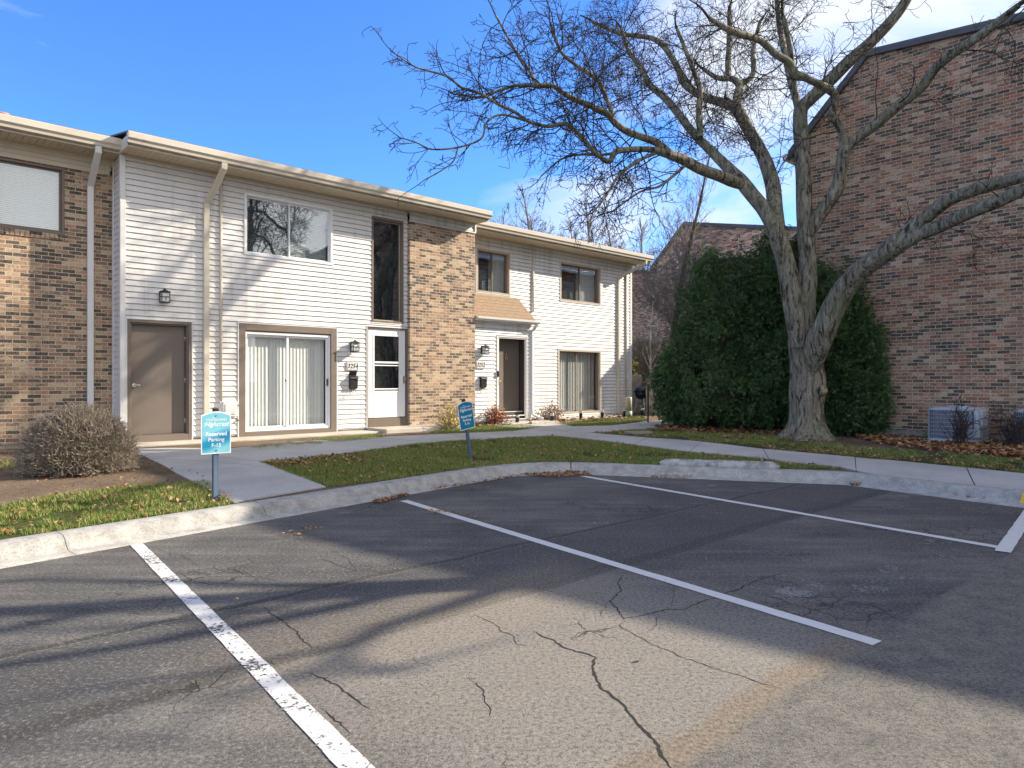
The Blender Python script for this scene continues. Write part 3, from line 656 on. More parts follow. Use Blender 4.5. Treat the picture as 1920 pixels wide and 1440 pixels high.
for i, (a, b) in enumerate(zip(ks, ks[1:])):
    g0 = .003
    if i == 5: a -= .055
    if i == 4: b += .075
    if i == 6:
        kx = offs_strip(cut(A, a, b), PROF, 'kerb', M['kerb'], kind='structure')
        offs_strip(cut(A, a+.0, a+1.6), [(.137, .0255), (.165, .059), (.19, .099), (.225, .126), (.30, .136), (.37, .140)], 'painted_band', M['yellow'], parent=kx)
    else: offs_strip(cut(A, a+g0, b-g0), PROF, 'kerb', M['kerb'], kind='structure')
# lawn polygons traced on the ground
def poly(*pts): return np.array([G(x, y) for x, y in pts])
GRASS = [poly((487, 868), (650, 852), (775, 834), (875, 826), (1037, 819), (1125, 828), (1280, 848), (1430, 861), (1470, 868), (1585, 879), (1500, 879), (1240, 872), (1080, 866), (985, 868), (870, 882), (745, 898), (613, 914)),
         poly((-260, 985), (0, 950), (100, 930), (250, 912), (390, 903), (440, 945), (0, 1013), (-400, 1090)),
         poly((1107, 813), (1230, 803), (1300, 812), (1440, 815), (1600, 838), (1750, 848), (1925, 862), (2400, 905), (2400, 945), (1925, 888), (1602, 857), (1425, 842), (1280, 825), (1200, 820)),
         poly((805, 811), (870, 797), (960, 795), (1020, 802), (960, 810), (860, 814)),
         poly((1035, 797), (1120, 786), (1205, 781), (1216, 789), (1140, 799), (1080, 800)),
         poly((433, 845), (560, 827), (700, 815), (757, 820), (600, 834), (480, 846)),
         poly((-200, 868), (0, 862), (90, 868), (60, 880), (-200, 895))]
GDEN = [1, .95, .6, .9, .7, .55, .25]
def inside(P, X, Y):
    r = np.zeros(X.shape, bool); n = len(P)
    for i in range(n):
        x0, y0 = P[i]; x1, y1 = P[(i+1) % n]
        c = ((y0 > Y) != (y1 > Y)) & (X < (x1-x0)*(Y-y0)/(y1-y0+1e-12)+x0); r ^= c
    return r
def axis(a, b, step, far):
    core = np.arange(a, b, step); out = [0.]; s = step
    e = []; x = 0
    while x < far: s *= 1.35; x += s; e.append(x)
    e = np.array(e); return np.concatenate([a-e[::-1], core, core[-1]+e])
xs = axis(-9, 12.5, .10, 600); ys = axis(3.5, 20, .10, 600)
XX, YY = np.meshgrid(xs, ys); D = kd(XX, YY)
vn = np.vectorize(lambda x, y: noise.noise(Vector((x*1.1, y*1.1, 0)))*.6+noise.noise(Vector((x*4.3, y*4.3, 3)))*.4)
ZZ = gz(XX, YY)+np.where((D > .6) & (D < 40), .012, 0)*vn(np.clip(XX, -30, 40), np.clip(YY, -20, 60)); ZZ = np.where(D < .375, -.10, ZZ)
ZZ = np.where(D < -.5, -.3, ZZ)
ny, nx = XX.shape; idx = np.arange(nx*ny).reshape(ny, nx)
fc = np.stack([idx[:-1, :-1], idx[:-1, 1:], idx[1:, 1:], idx[1:, :-1]], -1).reshape(-1, 4)
gm = np.zeros(XX.shape)
for P, dn in zip(GRASS, GDEN): gm = np.where(inside(P, XX, YY), dn, gm)
gm = np.where((D > 14) | (XX > 14), .8, gm)
def soil_mat():
    m = mat('soil_and_turf', rough=.95, spec=.15); q = NT(m); v = q.obj()
    at = q.n('ShaderNodeAttribute'); at.attribute_name = 'turf'
    n1 = q.noise(v, 1.3, 6, .62); n2 = q.noise(v, 22, 6, .7); n3 = q.noise(v, 70, 3, .7)
    soil = q.ramp(q.math('ADD', q.math('MULTIPLY', n1, .5), q.math('MULTIPLY', n2, .5)), [(.34, (.075, .052, .036)), (.5, (.17, .125, .09)), (.66, (.26, .20, .145))])
    soil = q.mix(q.ramp(n3, [(.60, 0.), (.70, .8)]), soil, (.38, .27, .17))
    turf = q.ramp(n2, [(.32, (.035, .045, .014)), (.55, (.075, .095, .028)), (.72, (.15, .13, .06))])
    f = q.ramp(q.math('ADD', at.outputs['Fac'], q.math('MULTIPLY', q.math('SUBTRACT', n1, .5), 1.2)), [(.35, 0.), (.6, 1.)])
    q.l(q.mix(f, soil, turf), q.b.inputs['Base Color']); q.l(q.bump(q.math('ADD', n2, n3), .9, .03), q.b.inputs['Normal']); return m
M['soil'] = soil_mat()
te = np_mesh('ground', np.stack([XX, YY, ZZ], -1).reshape(-1, 3), fc, M['soil'], smooth=True, kind='structure')
at = te.data.attributes.new('turf', 'FLOAT', 'POINT'); at.data.foreach_set('value', gm.ravel().astype(np.float32))
# --- parking lot
def asphalt():
    m = mat('asphalt', rough=.92, spec=.35); q = NT(m); v = q.obj()
    sx = q.n('ShaderNodeSeparateXYZ'); q.l(v, sx.inputs[0]); x, y = sx.outputs[0], sx.outputs[1]
    wob = q.math('MULTIPLY', q.math('SUBTRACT', q.noise(v, 1.1, 4), .5), .18)
    wob2 = q.math('MULTIPLY', q.math('SUBTRACT', q.noise(v, 9, 4), .5), .05)
    qq = q.math('ADD', q.math('ADD', q.math('SUBTRACT', q.math('MULTIPLY', x, .669), q.math('MULTIPLY', y, .743)), wob), wob2)
    band = lambda c, w, s: q.ramp(q.math('ABSOLUTE', q.math('SUBTRACT', qq, c)), [(w, 1.), (w+s, 0.)])
    n1 = q.noise(v, .9, 6, .6); n2 = q.noise(v, 7, 6, .65); n3 = q.noise(q.scale(v, 1, 1, 1), 120, 3, .8); n4 = q.noise(v, 260, 2, .8)
    streak = q.n('ShaderNodeMapping'); streak.inputs['Rotation'].default_value = (0, 0, -.74); streak.inputs['Scale'].default_value = (.5, 4, 1); q.l(v, streak.inputs[0])
    n5 = q.noise(streak.outputs[0], 1.6, 5, .6)
    base = q.ramp(q.math('ADD', q.math('MULTIPLY', n1, .6), q.math('MULTIPLY', n5, .4)), [(.36, (.046, .046, .048)), (.48, (.082, .081, .080)), (.60, (.145, .138, .127))])
    patch = q.mix(n1, (.050, .050, .053), (.072, .072, .073))
    inp = q.math('MULTIPLY', q.ramp(qq, [(0, 0.), (1, 1.)], 'CONSTANT'), 1)
    def step(c, s=.02):   # 1 where qq > c
        r = q.n('ShaderNodeMapRange'); r.inputs[1].default_value = c-s; r.inputs[2].default_value = c+s; q.l(qq, r.inputs[0]); return r.outputs[0]
    between = q.math('MULTIPLY', step(-4.27), q.math('SUBTRACT', 1, step(-3.30)))
    col = q.mix(q.math('MULTIPLY', between, .75), base, patch)
    pp = q.math('ADD', q.math('ADD', q.math('MULTIPLY', x, .743), q.math('MULTIPLY', y, .669)), q.math('MULTIPLY', wob, 4))
    def sm(v_, a, b):
        r = q.n('ShaderNodeMapRange', interpolation_type='SMOOTHSTEP'); r.inputs[1].default_value = a; r.inputs[2].default_value = b; q.l(v_, r.inputs[0]); return r.outputs[0]
    dusty = q.math('MULTIPLY', sm(pp, .7, 1.9), q.math('SUBTRACT', 1, sm(pp, 3.3, 4.3)))
    near = q.math('MULTIPLY', q.math('MULTIPLY', sm(qq, -3.45, -3.2), dusty), .75); col = q.mix(near, col, (.25, .23, .195))
    lane = step(-1.425, .03)
    lc = q.ramp(n2, [(.35, (.15, .143, .13)), (.65, (.26, .24, .205))]); col = q.mix(lane, col, lc)
    # smooth tar seams
    def bandm(c, w, s):
        r = q.n('ShaderNodeMapRange'); r.inputs[1].default_value = w; r.inputs[2].default_value = w+s; r.inputs[3].default_value = 1; r.inputs[4].default_value = 0
        q.l(q.math('ABSOLUTE', q.math('SUBTRACT', qq, c)), r.inputs[0]); return r.outputs[0]
    col = q.mix(q.math('MULTIPLY', bandm(-4.27, .028, .025), .9), col, (.036, .035, .034)); col = q.mix(q.math('MULTIPLY', bandm(-4.235, .006, .006), .7), col, (.15, .135, .11))
    col = q.mix(q.math('MULTIPLY', bandm(-3.30, .055, .04), .8), col, (.045, .043, .040)); col = q.mix(q.math('MULTIPLY', q.math('MULTIPLY', bandm(-3.30, .30, .25), dusty), .4), col, (.24, .20, .15))
    col = q.mix(q.math('MULTIPLY', q.math('MULTIPLY', bandm(-1.50, .05, .06), q.math('SUBTRACT', 1, sm(pp, 3.4, 4.2))), .8), col, (.19, .15, .105))
    col = q.mix(q.math('MULTIPLY', bandm(-2.35, .02, .5), .12), col, (.21, .18, .14))
    # scuffs: pale worn streaks ; tan dusty blotches near kerb corner
    sc = q.noise(v, 2.6, 6, .7); col = q.mix(q.ramp(q.math('MULTIPLY', sc, q.noise(v, 26, 4, .8)), [(.325, 0.), (.43, .6)]), col, (.30, .29, .27))
    # aggregate
    n6 = q.noise(v, 48, 4, .75); col = q.mix(q.ramp(n6, [(.40, .55), (.49, 0.)]), col, (.028, .027, .027)); col = q.mix(q.ramp(n6, [(.54, 0.), (.64, .45)]), col, (.34, .31, .26))
    spd = q.ramp(n3, [(.36, .7), (.47, 0.)]); col = q.mix(spd, col, (.020, .020, .020))
    spl = q.ramp(n3, [(.57, 0.), (.74, .85)]); col = q.mix(q.math('MULTIPLY', spl, q.math('ADD', q.math('MULTIPLY', lane, .5), .4)), col, (.42, .40, .36))
    col = q.mix(q.math('MULTIPLY', lane, q.ramp(n4, [(.40, .8), (.5, 0.)])), col, (.03, .03, .03))
    # alligator cracks in blotches
    wv = q.n('ShaderNodeMix', data_type='VECTOR'); wv.inputs[0].default_value = .16
    nn = q.n('ShaderNodeTexNoise'); nn.inputs['Scale'].default_value = 5; nn.inputs['Detail'].default_value = 5; q.l(v, nn.inputs['Vector']); q.l(v, wv.inputs[4]); q.l(nn.outputs['Color'], wv.inputs[5])
    vo = q.n('ShaderNodeTexVoronoi', feature='DISTANCE_TO_EDGE'); vo.inputs['Scale'].default_value = 5.5; q.l(wv.outputs[1], vo.inputs['Vector'])
    vo2 = q.n('ShaderNodeTexVoronoi', feature='DISTANCE_TO_EDGE'); vo2.inputs['Scale'].default_value = 13; q.l(wv.outputs[1], vo2.inputs['Vector'])
    reg = q.ramp(q.noise(v, .75, 2), [(.55, 0.), (.63, 1.)])
    nol = q.math('SUBTRACT', 1, q.math('MAXIMUM', lane, q.math('MULTIPLY', between, .9)))
    ck = q.math('MULTIPLY', q.math('MULTIPLY', reg, nol), q.ramp(vo.outputs['Distance'], [(.012, .75), (.03, 0.)]))
    ck2 = q.math('MULTIPLY', q.math('MULTIPLY', reg, nol), q.ramp(vo2.outputs['Distance'], [(.012, .5), (.035, 0.)]))
    ckm = q.math('MAXIMUM', ck, q.math('MULTIPLY', ck2, q.ramp(q.noise(v, 1.7, 2), [(.5, 0.), (.6, 1.)])))
    col = q.mix(ckm, col, (.018, .017, .016))
    q.l(col, q.b.inputs['Base Color'])
    hh = q.math('SUBTRACT', q.math('ADD', q.math('MULTIPLY', n3, q.math('ADD', .45, q.math('MULTIPLY', lane, .8))), q.math('MULTIPLY', n2, .4)), q.math('MULTIPLY', ckm, .8))
    q.l(q.bump(hh, .85, .010), q.b.inputs['Normal']); return m
M['asphalt'] = asphalt()
lotp = [far1]+[L1[0]+np.array((.605, .796))*5.2]+arc_pts()+[L3[0], far3]
lotp = [p+0 for p in lotp]; g = MB(); g.add([(p[0], p[1], 0) for p in lotp], [tuple(range(len(lotp)-1, -1, -1))])
lot = g.build('parking_lot', M['asphalt'], kind='structure')
def line(a, b, wa, wb, m, z=.004):
    a, b = np.array(a), np.array(b); d = (b-a)/np.linalg.norm(b-a); n = np.array((-d[1], d[0])); k = 60; vs = []
    for i in range(k+1):
        t = i/k; p = a+(b-a)*t; w = (wa+(wb-wa)*t)/2
        e1 = .006*noise.noise(Vector((p[0]*9, p[1]*9, 1))); e2 = .006*noise.noise(Vector((p[0]*9, p[1]*9, 7)))
        q1, q2 = p+n*(w+e1), p-n*(w+e2); vs += [(q1[0], q1[1], z), (q2[0], q2[1], z)]
    g = MB(); g.add(vs, [(2*i, 2*i+1, 2*i+3, 2*i+2) for i in range(k)]); return g.build('parking_line', m, lot)
gA0, gA1 = G(256, 1021, True), G(600, 1371, True); dA = (gA1-gA0)/np.linalg.norm(gA1-gA0)
line(gA0, gA1+dA*3.2, .098, .108, M['line_worn'])
line(G(757, 939, True), G(1645, 1207, True), .10, .10, M['line'])
line(G(1092, 893, True), G(1893, 1030, True), .10, .10, M['line'])
c0 = G(1880, 1036, True); line(c0, c0+np.array((.66, .75))*4, .11, .11, M['line'], .008)
# cracks traced on the asphalt
M['crack'] = mat('crack_shadow', (.016, .014, .012), 1)
CR = [([(867, 1152), (890, 1155), (927, 1168), (940, 1183), (965, 1192), (968, 1207), (990, 1211), (1010, 1208)], 5),
      ([(1002, 1183), (1020, 1195), (1040, 1203), (1053, 1213), (1073, 1220), (1097, 1225), (1113, 1233), (1110, 1253), (1120, 1273), (1130, 1293), (1143, 1300), (1160, 1317), (1173, 1333), (1187, 1350), (1207, 1370), (1232, 1400), (1262, 1450)], 14),
      ([(1170, 1077), (1158, 1093), (1163, 1107), (1143, 1127), (1160, 1147), (1170, 1160), (1190, 1157), (1227, 1148), (1257, 1143), (1280, 1143), (1300, 1134), (1343, 1120), (1360, 1112), (1390, 1103), (1407, 1093), (1440, 1082), (1473, 1075)], 9),
      ([(1170, 1160), (1163, 1173), (1187, 1190), (1213, 1203), (1247, 1217), (1280, 1233), (1323, 1247), (1363, 1262), (1393, 1267), (1430, 1283), (1472, 1293)], 6),
      ([(1143, 1127), (1120, 1160)], 4), ([(1227, 1148), (1233, 1170), (1213, 1187)], 4), ([(1163, 1173), (1130, 1180), (1095, 1185), (1060, 1200)], 5),
      ([(877, 1270), (897, 1287), (910, 1307), (917, 1330), (922, 1347)], 6), ([(1152, 1325), (1150, 1340), (1175, 1352)], 4),
      ([(1390, 1117), (1437, 1130), (1480, 1147), (1533, 1163), (1580, 1177), (1633, 1193)], 3), ([(1513, 967), (1580, 975), (1647, 983), (1713, 980), (1780, 982), (1847, 985), (1915, 992)], 4),
      ([(493, 1137), (520, 1157), (547, 1177), (567, 1197), (590, 1217)], 8), ([(290, 1027), (317, 1037), (323, 1043)], 5),
      ([(333, 1073), (360, 1087), (393, 1080), (443, 1082), (483, 1080), (520, 1090), (547, 1087)], 5), ([(40, 1163), (67, 1170), (110, 1173)], 6),
      ([(577, 1260), (617, 1277), (640, 1290), (670, 1315), (700, 1330)], 8), ([(597, 1327), (617, 1343), (640, 1360), (665, 1378)], 7),
      ([(600, 1047), (640, 1062), (668, 1070), (690, 1068), (722, 1075)], 6), ([(620, 1030), (655, 1050), (668, 1070)], 4), ([(740, 1215), (790, 1240)], 3), ([(380, 1065), (340, 1040), (300, 1045)], 3),
      ([(1000, 1165), (1040, 1168), (1075, 1175)], 4), ([(760, 1232), (815, 1253)], 4), ([(1180, 1120), (1120, 1110), (1060, 1118)], 3), ([(1240, 1085), (1265, 1100), (1257, 1143)], 3)]
rc = random.Random(5); gv = MB()
for pts, w in CR:
    P = resamp([G(x, y, True) for x, y in pts], .022); n = len(P); vs = []; ph = rc.random()*99
    for i, p in enumerate(P):
        e = min(1, i/6+.15, (n-1-i)/6+.15); ww = w*.00042*e*(.55+.9*abs(noise.noise(Vector((i*.35, ph, 0))))+rc.random()*.6)
        t = P[min(i+1, n-1)]-P[max(i-1, 0)]; t /= np.linalg.norm(t)+1e-9; nn_ = np.array((-t[1], t[0]))
        p = p+nn_*(.016*noise.noise(Vector((i*.22, ph, 5)))+.006*rc.uniform(-1, 1))
        a, b = p+nn_*ww, p-nn_*ww; vs += [(a[0], a[1], .0015), (b[0], b[1], .0015)]
    gv.add(vs, [(2*i, 2*i+1, 2*i+3, 2*i+2) for i in range(n-1)])
gv.build('crack', M['crack'], lot)
M['scuff'] = paint_mat('pale_scuffs', (.20, .20, .195), .525)
for x, y, a, b in ((1500, 1108, .26, .12), (1632, 1103, .14, .10), (1700, 1088, .18, .06), (1672, 1067, .15, .07), (1772, 1047, .13, .09), (1740, 1016, .14, .05), (1677, 952, .2, .07), (1340, 910, .14, .06), (1690, 934, .2, .05), (1850, 957, .3, .05), (660, 960, .3, .05), (560, 995, .3, .05)):
    c = G(x, y, True); ring = []
    for k in range(18):
        t = k/18*2*math.pi; r = 1+.35*noise.noise(Vector((math.cos(t)*1.5, math.sin(t)*1.5, x*.1))); ring.append(c+np.array((.743, .669))*math.cos(t)*a*r+np.array((-.669, .743))*math.sin(t)*b*r)
    g = MB(); g.add([(p[0], p[1], .003) for p in ring], [tuple(range(18))]); g.build('scuff_mark', M['scuff'], lot)
# --- walkways, slab by slab, draped over the ground
def ribbon(Lp, Rp, cuts, name, m, z=.018, gap=.007, lead=None, **tags):
    Lp, Rp = np.array(Lp), np.array(Rp)
    def at(P, t):
        s = np.r_[0, np.cumsum(np.linalg.norm(np.diff(P, axis=0), axis=1))]; s /= s[-1]; return np.array((np.interp(t, s, P[:, 0]), np.interp(t, s, P[:, 1])))
    Ln = np.linalg.norm(Lp[-1]-Lp[0]); g = MB()
    for a, b in zip(cuts, cuts[1:]):
        a += gap/Ln; b -= gap/Ln; n = max(2, int((b-a)*Ln/.25)); w = 7; vs = []; dz = random.uniform(-.003, .003)
        for i in range(n+1):
            t = a+(b-a)*i/n; l, r = at(Lp, t), at(Rp, t)
            for j in range(w):
                p = l+(r-l)*j/(w-1); e = .006 if j in (0, w-1) or i in (0, n) else 0
                vs.append((p[0], p[1], float(gz(p[0], p[1]))+z+dz-e))
            for j in (0, w-1): vs.append((vs[-w if j == 0 else -2][0], vs[-w if j == 0 else -2][1], 0)) if 0 else None
        fs = [(i*w+j, i*w+j+1, (i+1)*w+j+1, (i+1)*w+j) for i in range(n) for j in range(w-1)]
        base = len(vs); ring = [i*w for i in range(n+1)]+[n*w+j for j in range(1, w)]+[i*w+w-1 for i in range(n-1, -1, -1)]+[j for j in range(w-2, 0, -1)]
        vs += [(vs[k][0], vs[k][1], vs[k][2]-.09) for k in ring]
        fs += [(ring[k], ring[(k+1) % len(ring)], base+(k+1) % len(ring), base+k) for k in range(len(ring))]
        g.add(vs, fs)
    return g.build(name, m, **tags)
P_ = lambda l: [G(x, y) for x, y in l]
kb = lambda x, y, o: None
ribbon(P_([(438, 944), (405, 926), (330, 888), (243, 843)]), P_([(611, 914), (560, 893), (520, 878), (487, 867)]), [0, .36, .7, 1], 'walkway', M['walk'], kind='structure')
ribbon(P_([(243, 843), (330, 841), (433, 842)])+P_([(560, 829), (757, 818), (875, 813), (940, 810), (1025, 802), (1080, 800), (1140, 799), (1214, 791), (1285, 786)]),
       P_([(483, 866), (484, 867), (487, 867.3), (650, 851.5), (775, 834), (875, 826), (950, 822), (1037, 818), (1060, 816), (1107, 812), (1225, 804), (1285, 797)]), [0, .09, .20, .31, .41, .52, .62, .73, .83, .92, 1], 'walkway', M['walk'], z=.020, kind='structure')
ribbon(P_([(1060, 813), (1107, 813), (1200, 821), (1280, 826), (1425, 843), (1602, 859), (1680, 865), (1920, 890), (2300, 935)]),
       P_([(1037, 819), (1125, 828), (1280, 848), (1430, 861), (1470, 868), (1575, 877)])+[L3[0]+np.array((.56, -.828))*a_+np.array((.828, .56))*.392 for a_ in (.12, 1, 2, 4)], [0, .10, .21, .33, .46, .6, .75, .88, 1], 'sidewalk', M['walk'], z=.024, kind='structure')
ribbon(P_([(893, 797), (985, 793.5), (1045, 793)]), P_([(1000, 806), (1040, 803), (1075, 801)]), [0, 1], 'walkway', M['walk'], z=.028, kind='structure')
# concrete slabs at the facade
def slabobj(name, s0, s1, b0, b1, z0, z1, m='slab', **tags):
    g = MB(); g.box(s0, s1, b0, b1, z0, z1, .012); o = g.build(name, M[m], **tags); o.location = F0; o.rotation_euler = (0, 0, TH); return o
slabobj('patio_slab', -.12, 4.86, -.62, .008, .0, .262, kind='structure')
slabobj('doorstep', 4.88, 7.0, -.82, -.012, .0, .318, label='low concrete doorstep under the white storm door', category='step')
slabobj('patio_slab', 11.6, 14.4, -.12+bC-.5, bC+.0, .0, .275, kind='structure')
slabobj('doorstep', 8.6, 10.5, -.75, -.005, .0, .285, label='low concrete doorstep in front of the shaded brown entry door under the porch roof', category='step')

# ------------------------------------------------------------------ grass, leaves
def sample_poly(P, n):
    lo, hi = P.min(0), P.max(0); out = np.zeros((0, 2))
    while len(out) < n:
        c = lo+RNG.random((n*2, 2))*(hi-lo); out = np.vstack([out, c[inside(P, c[:, 0], c[:, 1])]])
    return out[:n]
def area(P): x, y = P[:, 0], P[:, 1]; return abs(np.dot(x, np.roll(y, -1))-np.dot(y, np.roll(x, -1)))/2
pts = []
for P, dn in zip(GRASS, GDEN):
    q = sample_poly(P, int(min(area(P), 30)*5200*dn)); nz = vn(q[:, 0]*1.0, q[:, 1]*1.0); pts.append(q[nz > (-.32 if dn > .8 else -.08)])
pts = np.vstack(pts); n = len(pts); h = RNG.uniform(.022, .055, n); w = RNG.uniform(.003, .0055, n); a = RNG.random(n)*2*math.pi; ln = RNG.uniform(.2, .95, n)*h; la = RNG.random(n)*2*math.pi
z = gz(pts[:, 0], pts[:, 1])
b0_ = np.stack([pts[:, 0]-np.cos(a)*w, pts[:, 1]-np.sin(a)*w, z-.004], 1); b1_ = np.stack([pts[:, 0]+np.cos(a)*w, pts[:, 1]+np.sin(a)*w, z-.004], 1)
tp = np.stack([pts[:, 0]+np.cos(la)*ln, pts[:, 1]+np.sin(la)*ln, z+h], 1)
V = np.stack([b0_, b1_, tp], 1).reshape(-1, 3); np_mesh('lawn_grass', V, np.arange(len(V)).reshape(-1, 3), M['grass'], kind='stuff', label='short green and straw coloured lawn grass beside the walkways', category='grass')
def leaves(name, P2, size, m, label, lift=.006, zfun=gz, thick=0, **tg):
    n = len(P2); s = RNG.uniform(size[0], size[1], n)[:, None]; a = RNG.random(n)*2*math.pi; tl = RNG.normal(0, .35, (n, 2)); z = zfun(P2[:, 0], P2[:, 1])+lift+RNG.random(n)*thick
    d = np.stack([np.cos(a), np.sin(a)], 1); p = np.stack([-d[:, 1], d[:, 0]], 1); c = np.column_stack([P2, z])
    def off(u, v, k): return c+np.column_stack([(d*u+p*v)*s, (u*tl[:, 0]+v*tl[:, 1])[:, None]*s+k*s])
    r = lambda: RNG.uniform(.75, 1.25, (n, 1))
    V = np.stack([off(-.5, 0, .0), off(-.15*r()[:, 0].mean(), -.33, .12), off(.25, -.22, .10), off(.52, 0, .02), off(.2, .25, .14), off(-.2, .32, .10)], 1)
    V[:, 1] += RNG.normal(0, .05, (n, 3))*s; V[:, 4] += RNG.normal(0, .06, (n, 3))*s; V = V.reshape(-1, 3)
    V[:, 2] = np.maximum(V[:, 2], zfun(V[:, 0], V[:, 1])+.002)
    b = np.arange(n)[:, None]*6; Fq = np.concatenate([b+np.array([0, 1, 2, 3]), b+np.array([0, 3, 4, 5])])
    return np_mesh(name, V, Fq, m, label=label, category='fallen leaves', kind='stuff', **tg)
LP = lambda *p: poly(*p)
sets = [(LP((1225, 800), (1300, 797), (1480, 806), (1480, 820), (1300, 812), (1240, 806)), 1300, .05), (LP((1590, 815), (1700, 817), (1800, 823), (1990, 835), (1990, 872), (1750, 848), (1640, 832)), 2600, .07),
        (LP((1750, 826), (1990, 836), (1990, 870), (1790, 845)), 2600, .07), (GRASS[0], 1300, .0), (GRASS[2], 900, .0), (GRASS[1], 260, .0), (LP((810, 808), (900, 790), (1000, 788), (1200, 779), (1200, 786), (1000, 797)), 500, .03),
        (LP((0, 880), (250, 850), (390, 900), (100, 930)), 120, 0), (LP((1425, 838), (1602, 850), (1925, 880), (1925, 888), (1602, 857), (1425, 842)), 500, .0), (LP((487, 868), (650, 853), (700, 862), (520, 880)), 350, 0)]
Q = np.vstack([sample_poly(P, n) for P, n, t in sets]); T = np.concatenate([np.full(n, t) for P, n, t in sets])
big = np.concatenate([np.full(n, 1 if t > 0 else 0) for P, n, t in sets])
for nm, sel, sz, lift, th, lb in (('leaf_litter', big == 1, (.05, .12), .01, .05, 'deep drift of brown and orange dead leaves under the evergreens and by the brick wall'), ('fallen_leaves', big == 0, (.02, .055), .03, .015, 'small dry leaves scattered over the lawns')):
    leaves(nm, Q[sel], sz, M['leaf_dry'], lb, lift, thick=th)
lotz = lambda x, y: np.where(kd(x, y) > .05, .02, .006)
ks2 = [((985, 889), (1095, 884), (1110, 892), (1040, 896), (1000, 894), 700), ((700, 941), (760, 926), (768, 930), (715, 944), (700, 944), 260), ((1590, 905), (1600, 882), (1612, 884), (1614, 912), (1595, 912), 220), ((1790, 928), (1860, 934), (1860, 940), (1800, 934), (1790, 932), 110), ((1220, 893), (1300, 895), (1290, 899), (1230, 897), (1220, 896), 70), ((800, 918), (985, 889), (990, 892), (850, 914), (810, 920), 160), ((520, 1000), (590, 985), (600, 1000), (560, 1012), (530, 1010), 26), ((805, 955), (910, 972), (905, 976), (810, 962), (800, 960), 40)]
Q = np.vstack([sample_poly(np.array([G(x, y, True) for x, y in p[:5]]), p[5]) for p in ks2])
stray = np.array([G(x, y, True) for x, y in [(503, 1114), (152, 1150), (915, 915), (920, 940), (1115, 985), (1200, 1240), (1605, 1034), (1655, 1121), (390, 1222), (700, 1172), (1325, 1052), (445, 1128)]])
leaves('kerb_leaves', np.vstack([Q, stray]), (.018, .045), M['leaf_dry'], 'small rust coloured leaves drifted against the kerb and on the asphalt', .004, lotz, .012)
# ------------------------------------------------------------------ trees
def wp(x, y, d): return np.array(((x-960)/F*d, d, EYE+(HZ-y)/F*d))
def spline(P, per=6):
    P = np.array(P); n = len(P); out = []
    for i in range(n-1):
        p0, p1, p2, p3 = P[max(i-1, 0)], P[i], P[i+1], P[min(i+2, n-1)]
        for t in np.arange(per)/per: out.append(.5*((2*p1)+(-p0+p2)*t+(2*p0-5*p1+4*p2-p3)*t*t+(-p0+3*p1-3*p2+p3)*t**3))
    out.append(P[-1]); return np.array(out)
def barktube(mb, P4, k=22, amp=.07, ridge=7, per=6, flare=0):
    S4 = spline(P4, per); pts, rad = S4[:, :3], np.abs(S4[:, 3]); n = len(pts)
    t = np.gradient(pts, axis=0); t /= np.linalg.norm(t, axis=1)[:, None]; a = np.array((1., 0, 0)); u = np.cross(t[0], a); u /= np.linalg.norm(u)
    vs = []; L = 0
    for i in range(n):
        if i: L += np.linalg.norm(pts[i]-pts[i-1])
        u = u-t[i]*np.dot(u, t[i]); u /= np.linalg.norm(u); w = np.cross(t[i], u)
        for j in range(k):
            an = 2*math.pi*j/k; c = u*math.cos(an)+w*math.sin(an); q = pts[i]+c*rad[i]
            nz = noise.noise(Vector((c[0]*2.6, c[1]*2.6, L*.9)))*.9+noise.noise(Vector((c[0]*6, c[1]*6, L*1.6+4)))*.8
            rg = -abs(noise.noise(Vector((math.cos(an)*ridge*.42, math.sin(an)*ridge*.42, L*1.1+9))))*1.6+.4
            r = rad[i]*(1+amp*(nz+rg)); 
            if flare and L < .55: r *= 1+flare*(1-L/.55)**2*(1+.55*math.sin(an*5+1.3)+.3*math.sin(an*3))
            vs.append(pts[i]+c*r)
    fs = [(i*k+j, i*k+(j+1) % k, (i+1)*k+(j+1) % k, (i+1)*k+j) for i in range(n-1) for j in range(k)]
    mb.add(vs, fs, True); mb.add([vs[(n-1)*k+j] for j in range(k)], [tuple(range(k))])
    return pts, rad
def grow(mb, p, d, L, r, lvl, rg, cfg):
    seg = cfg['seg'][lvl]; n = max(3, int(L/seg)); pts = [p]; d = d/np.linalg.norm(d); kids = []
    for i in range(n):
        d = d+rg.normal(0, cfg['wig'][lvl], 3)+np.array((0, 0, cfg['up'][lvl])); d /= np.linalg.norm(d); p = p+d*L/n; pts.append(p)
        if lvl+1 < len(cfg['seg']):
            for _ in range(rg.poisson(cfg['kids'][lvl]*L/n)):
                if i/n < .08: continue
                kids.append((p, d.copy(), 1-i/n))
    mb.tube(pts, list(np.linspace(r, max(r*.35, cfg['rmin']), n+1)), cfg['k'][lvl], cap=False)
    for p, d, f in kids:
        a = rg.normal(0, 1, 3); a -= d*np.dot(a, d); a /= np.linalg.norm(a); ang = rg.uniform(*cfg['ang'])
        L2 = L*rg.uniform(*cfg['len'])*(.5+.5*f); grow(mb, p, d*math.cos(ang)+a*math.sin(ang), L2, max(r*cfg['rr']*(.6+.4*f), cfg['rmin']), lvl+1, rg, cfg)
CFG = dict(seg=[.11, .07, .055], wig=[.16, .22, .26], up=[-.002, -.012, -.02], kids=[10, 10.5, 0], k=[5, 4, 3], ang=(.6, 1.35), len=(.30, .62), rr=.5, rmin=.0042)
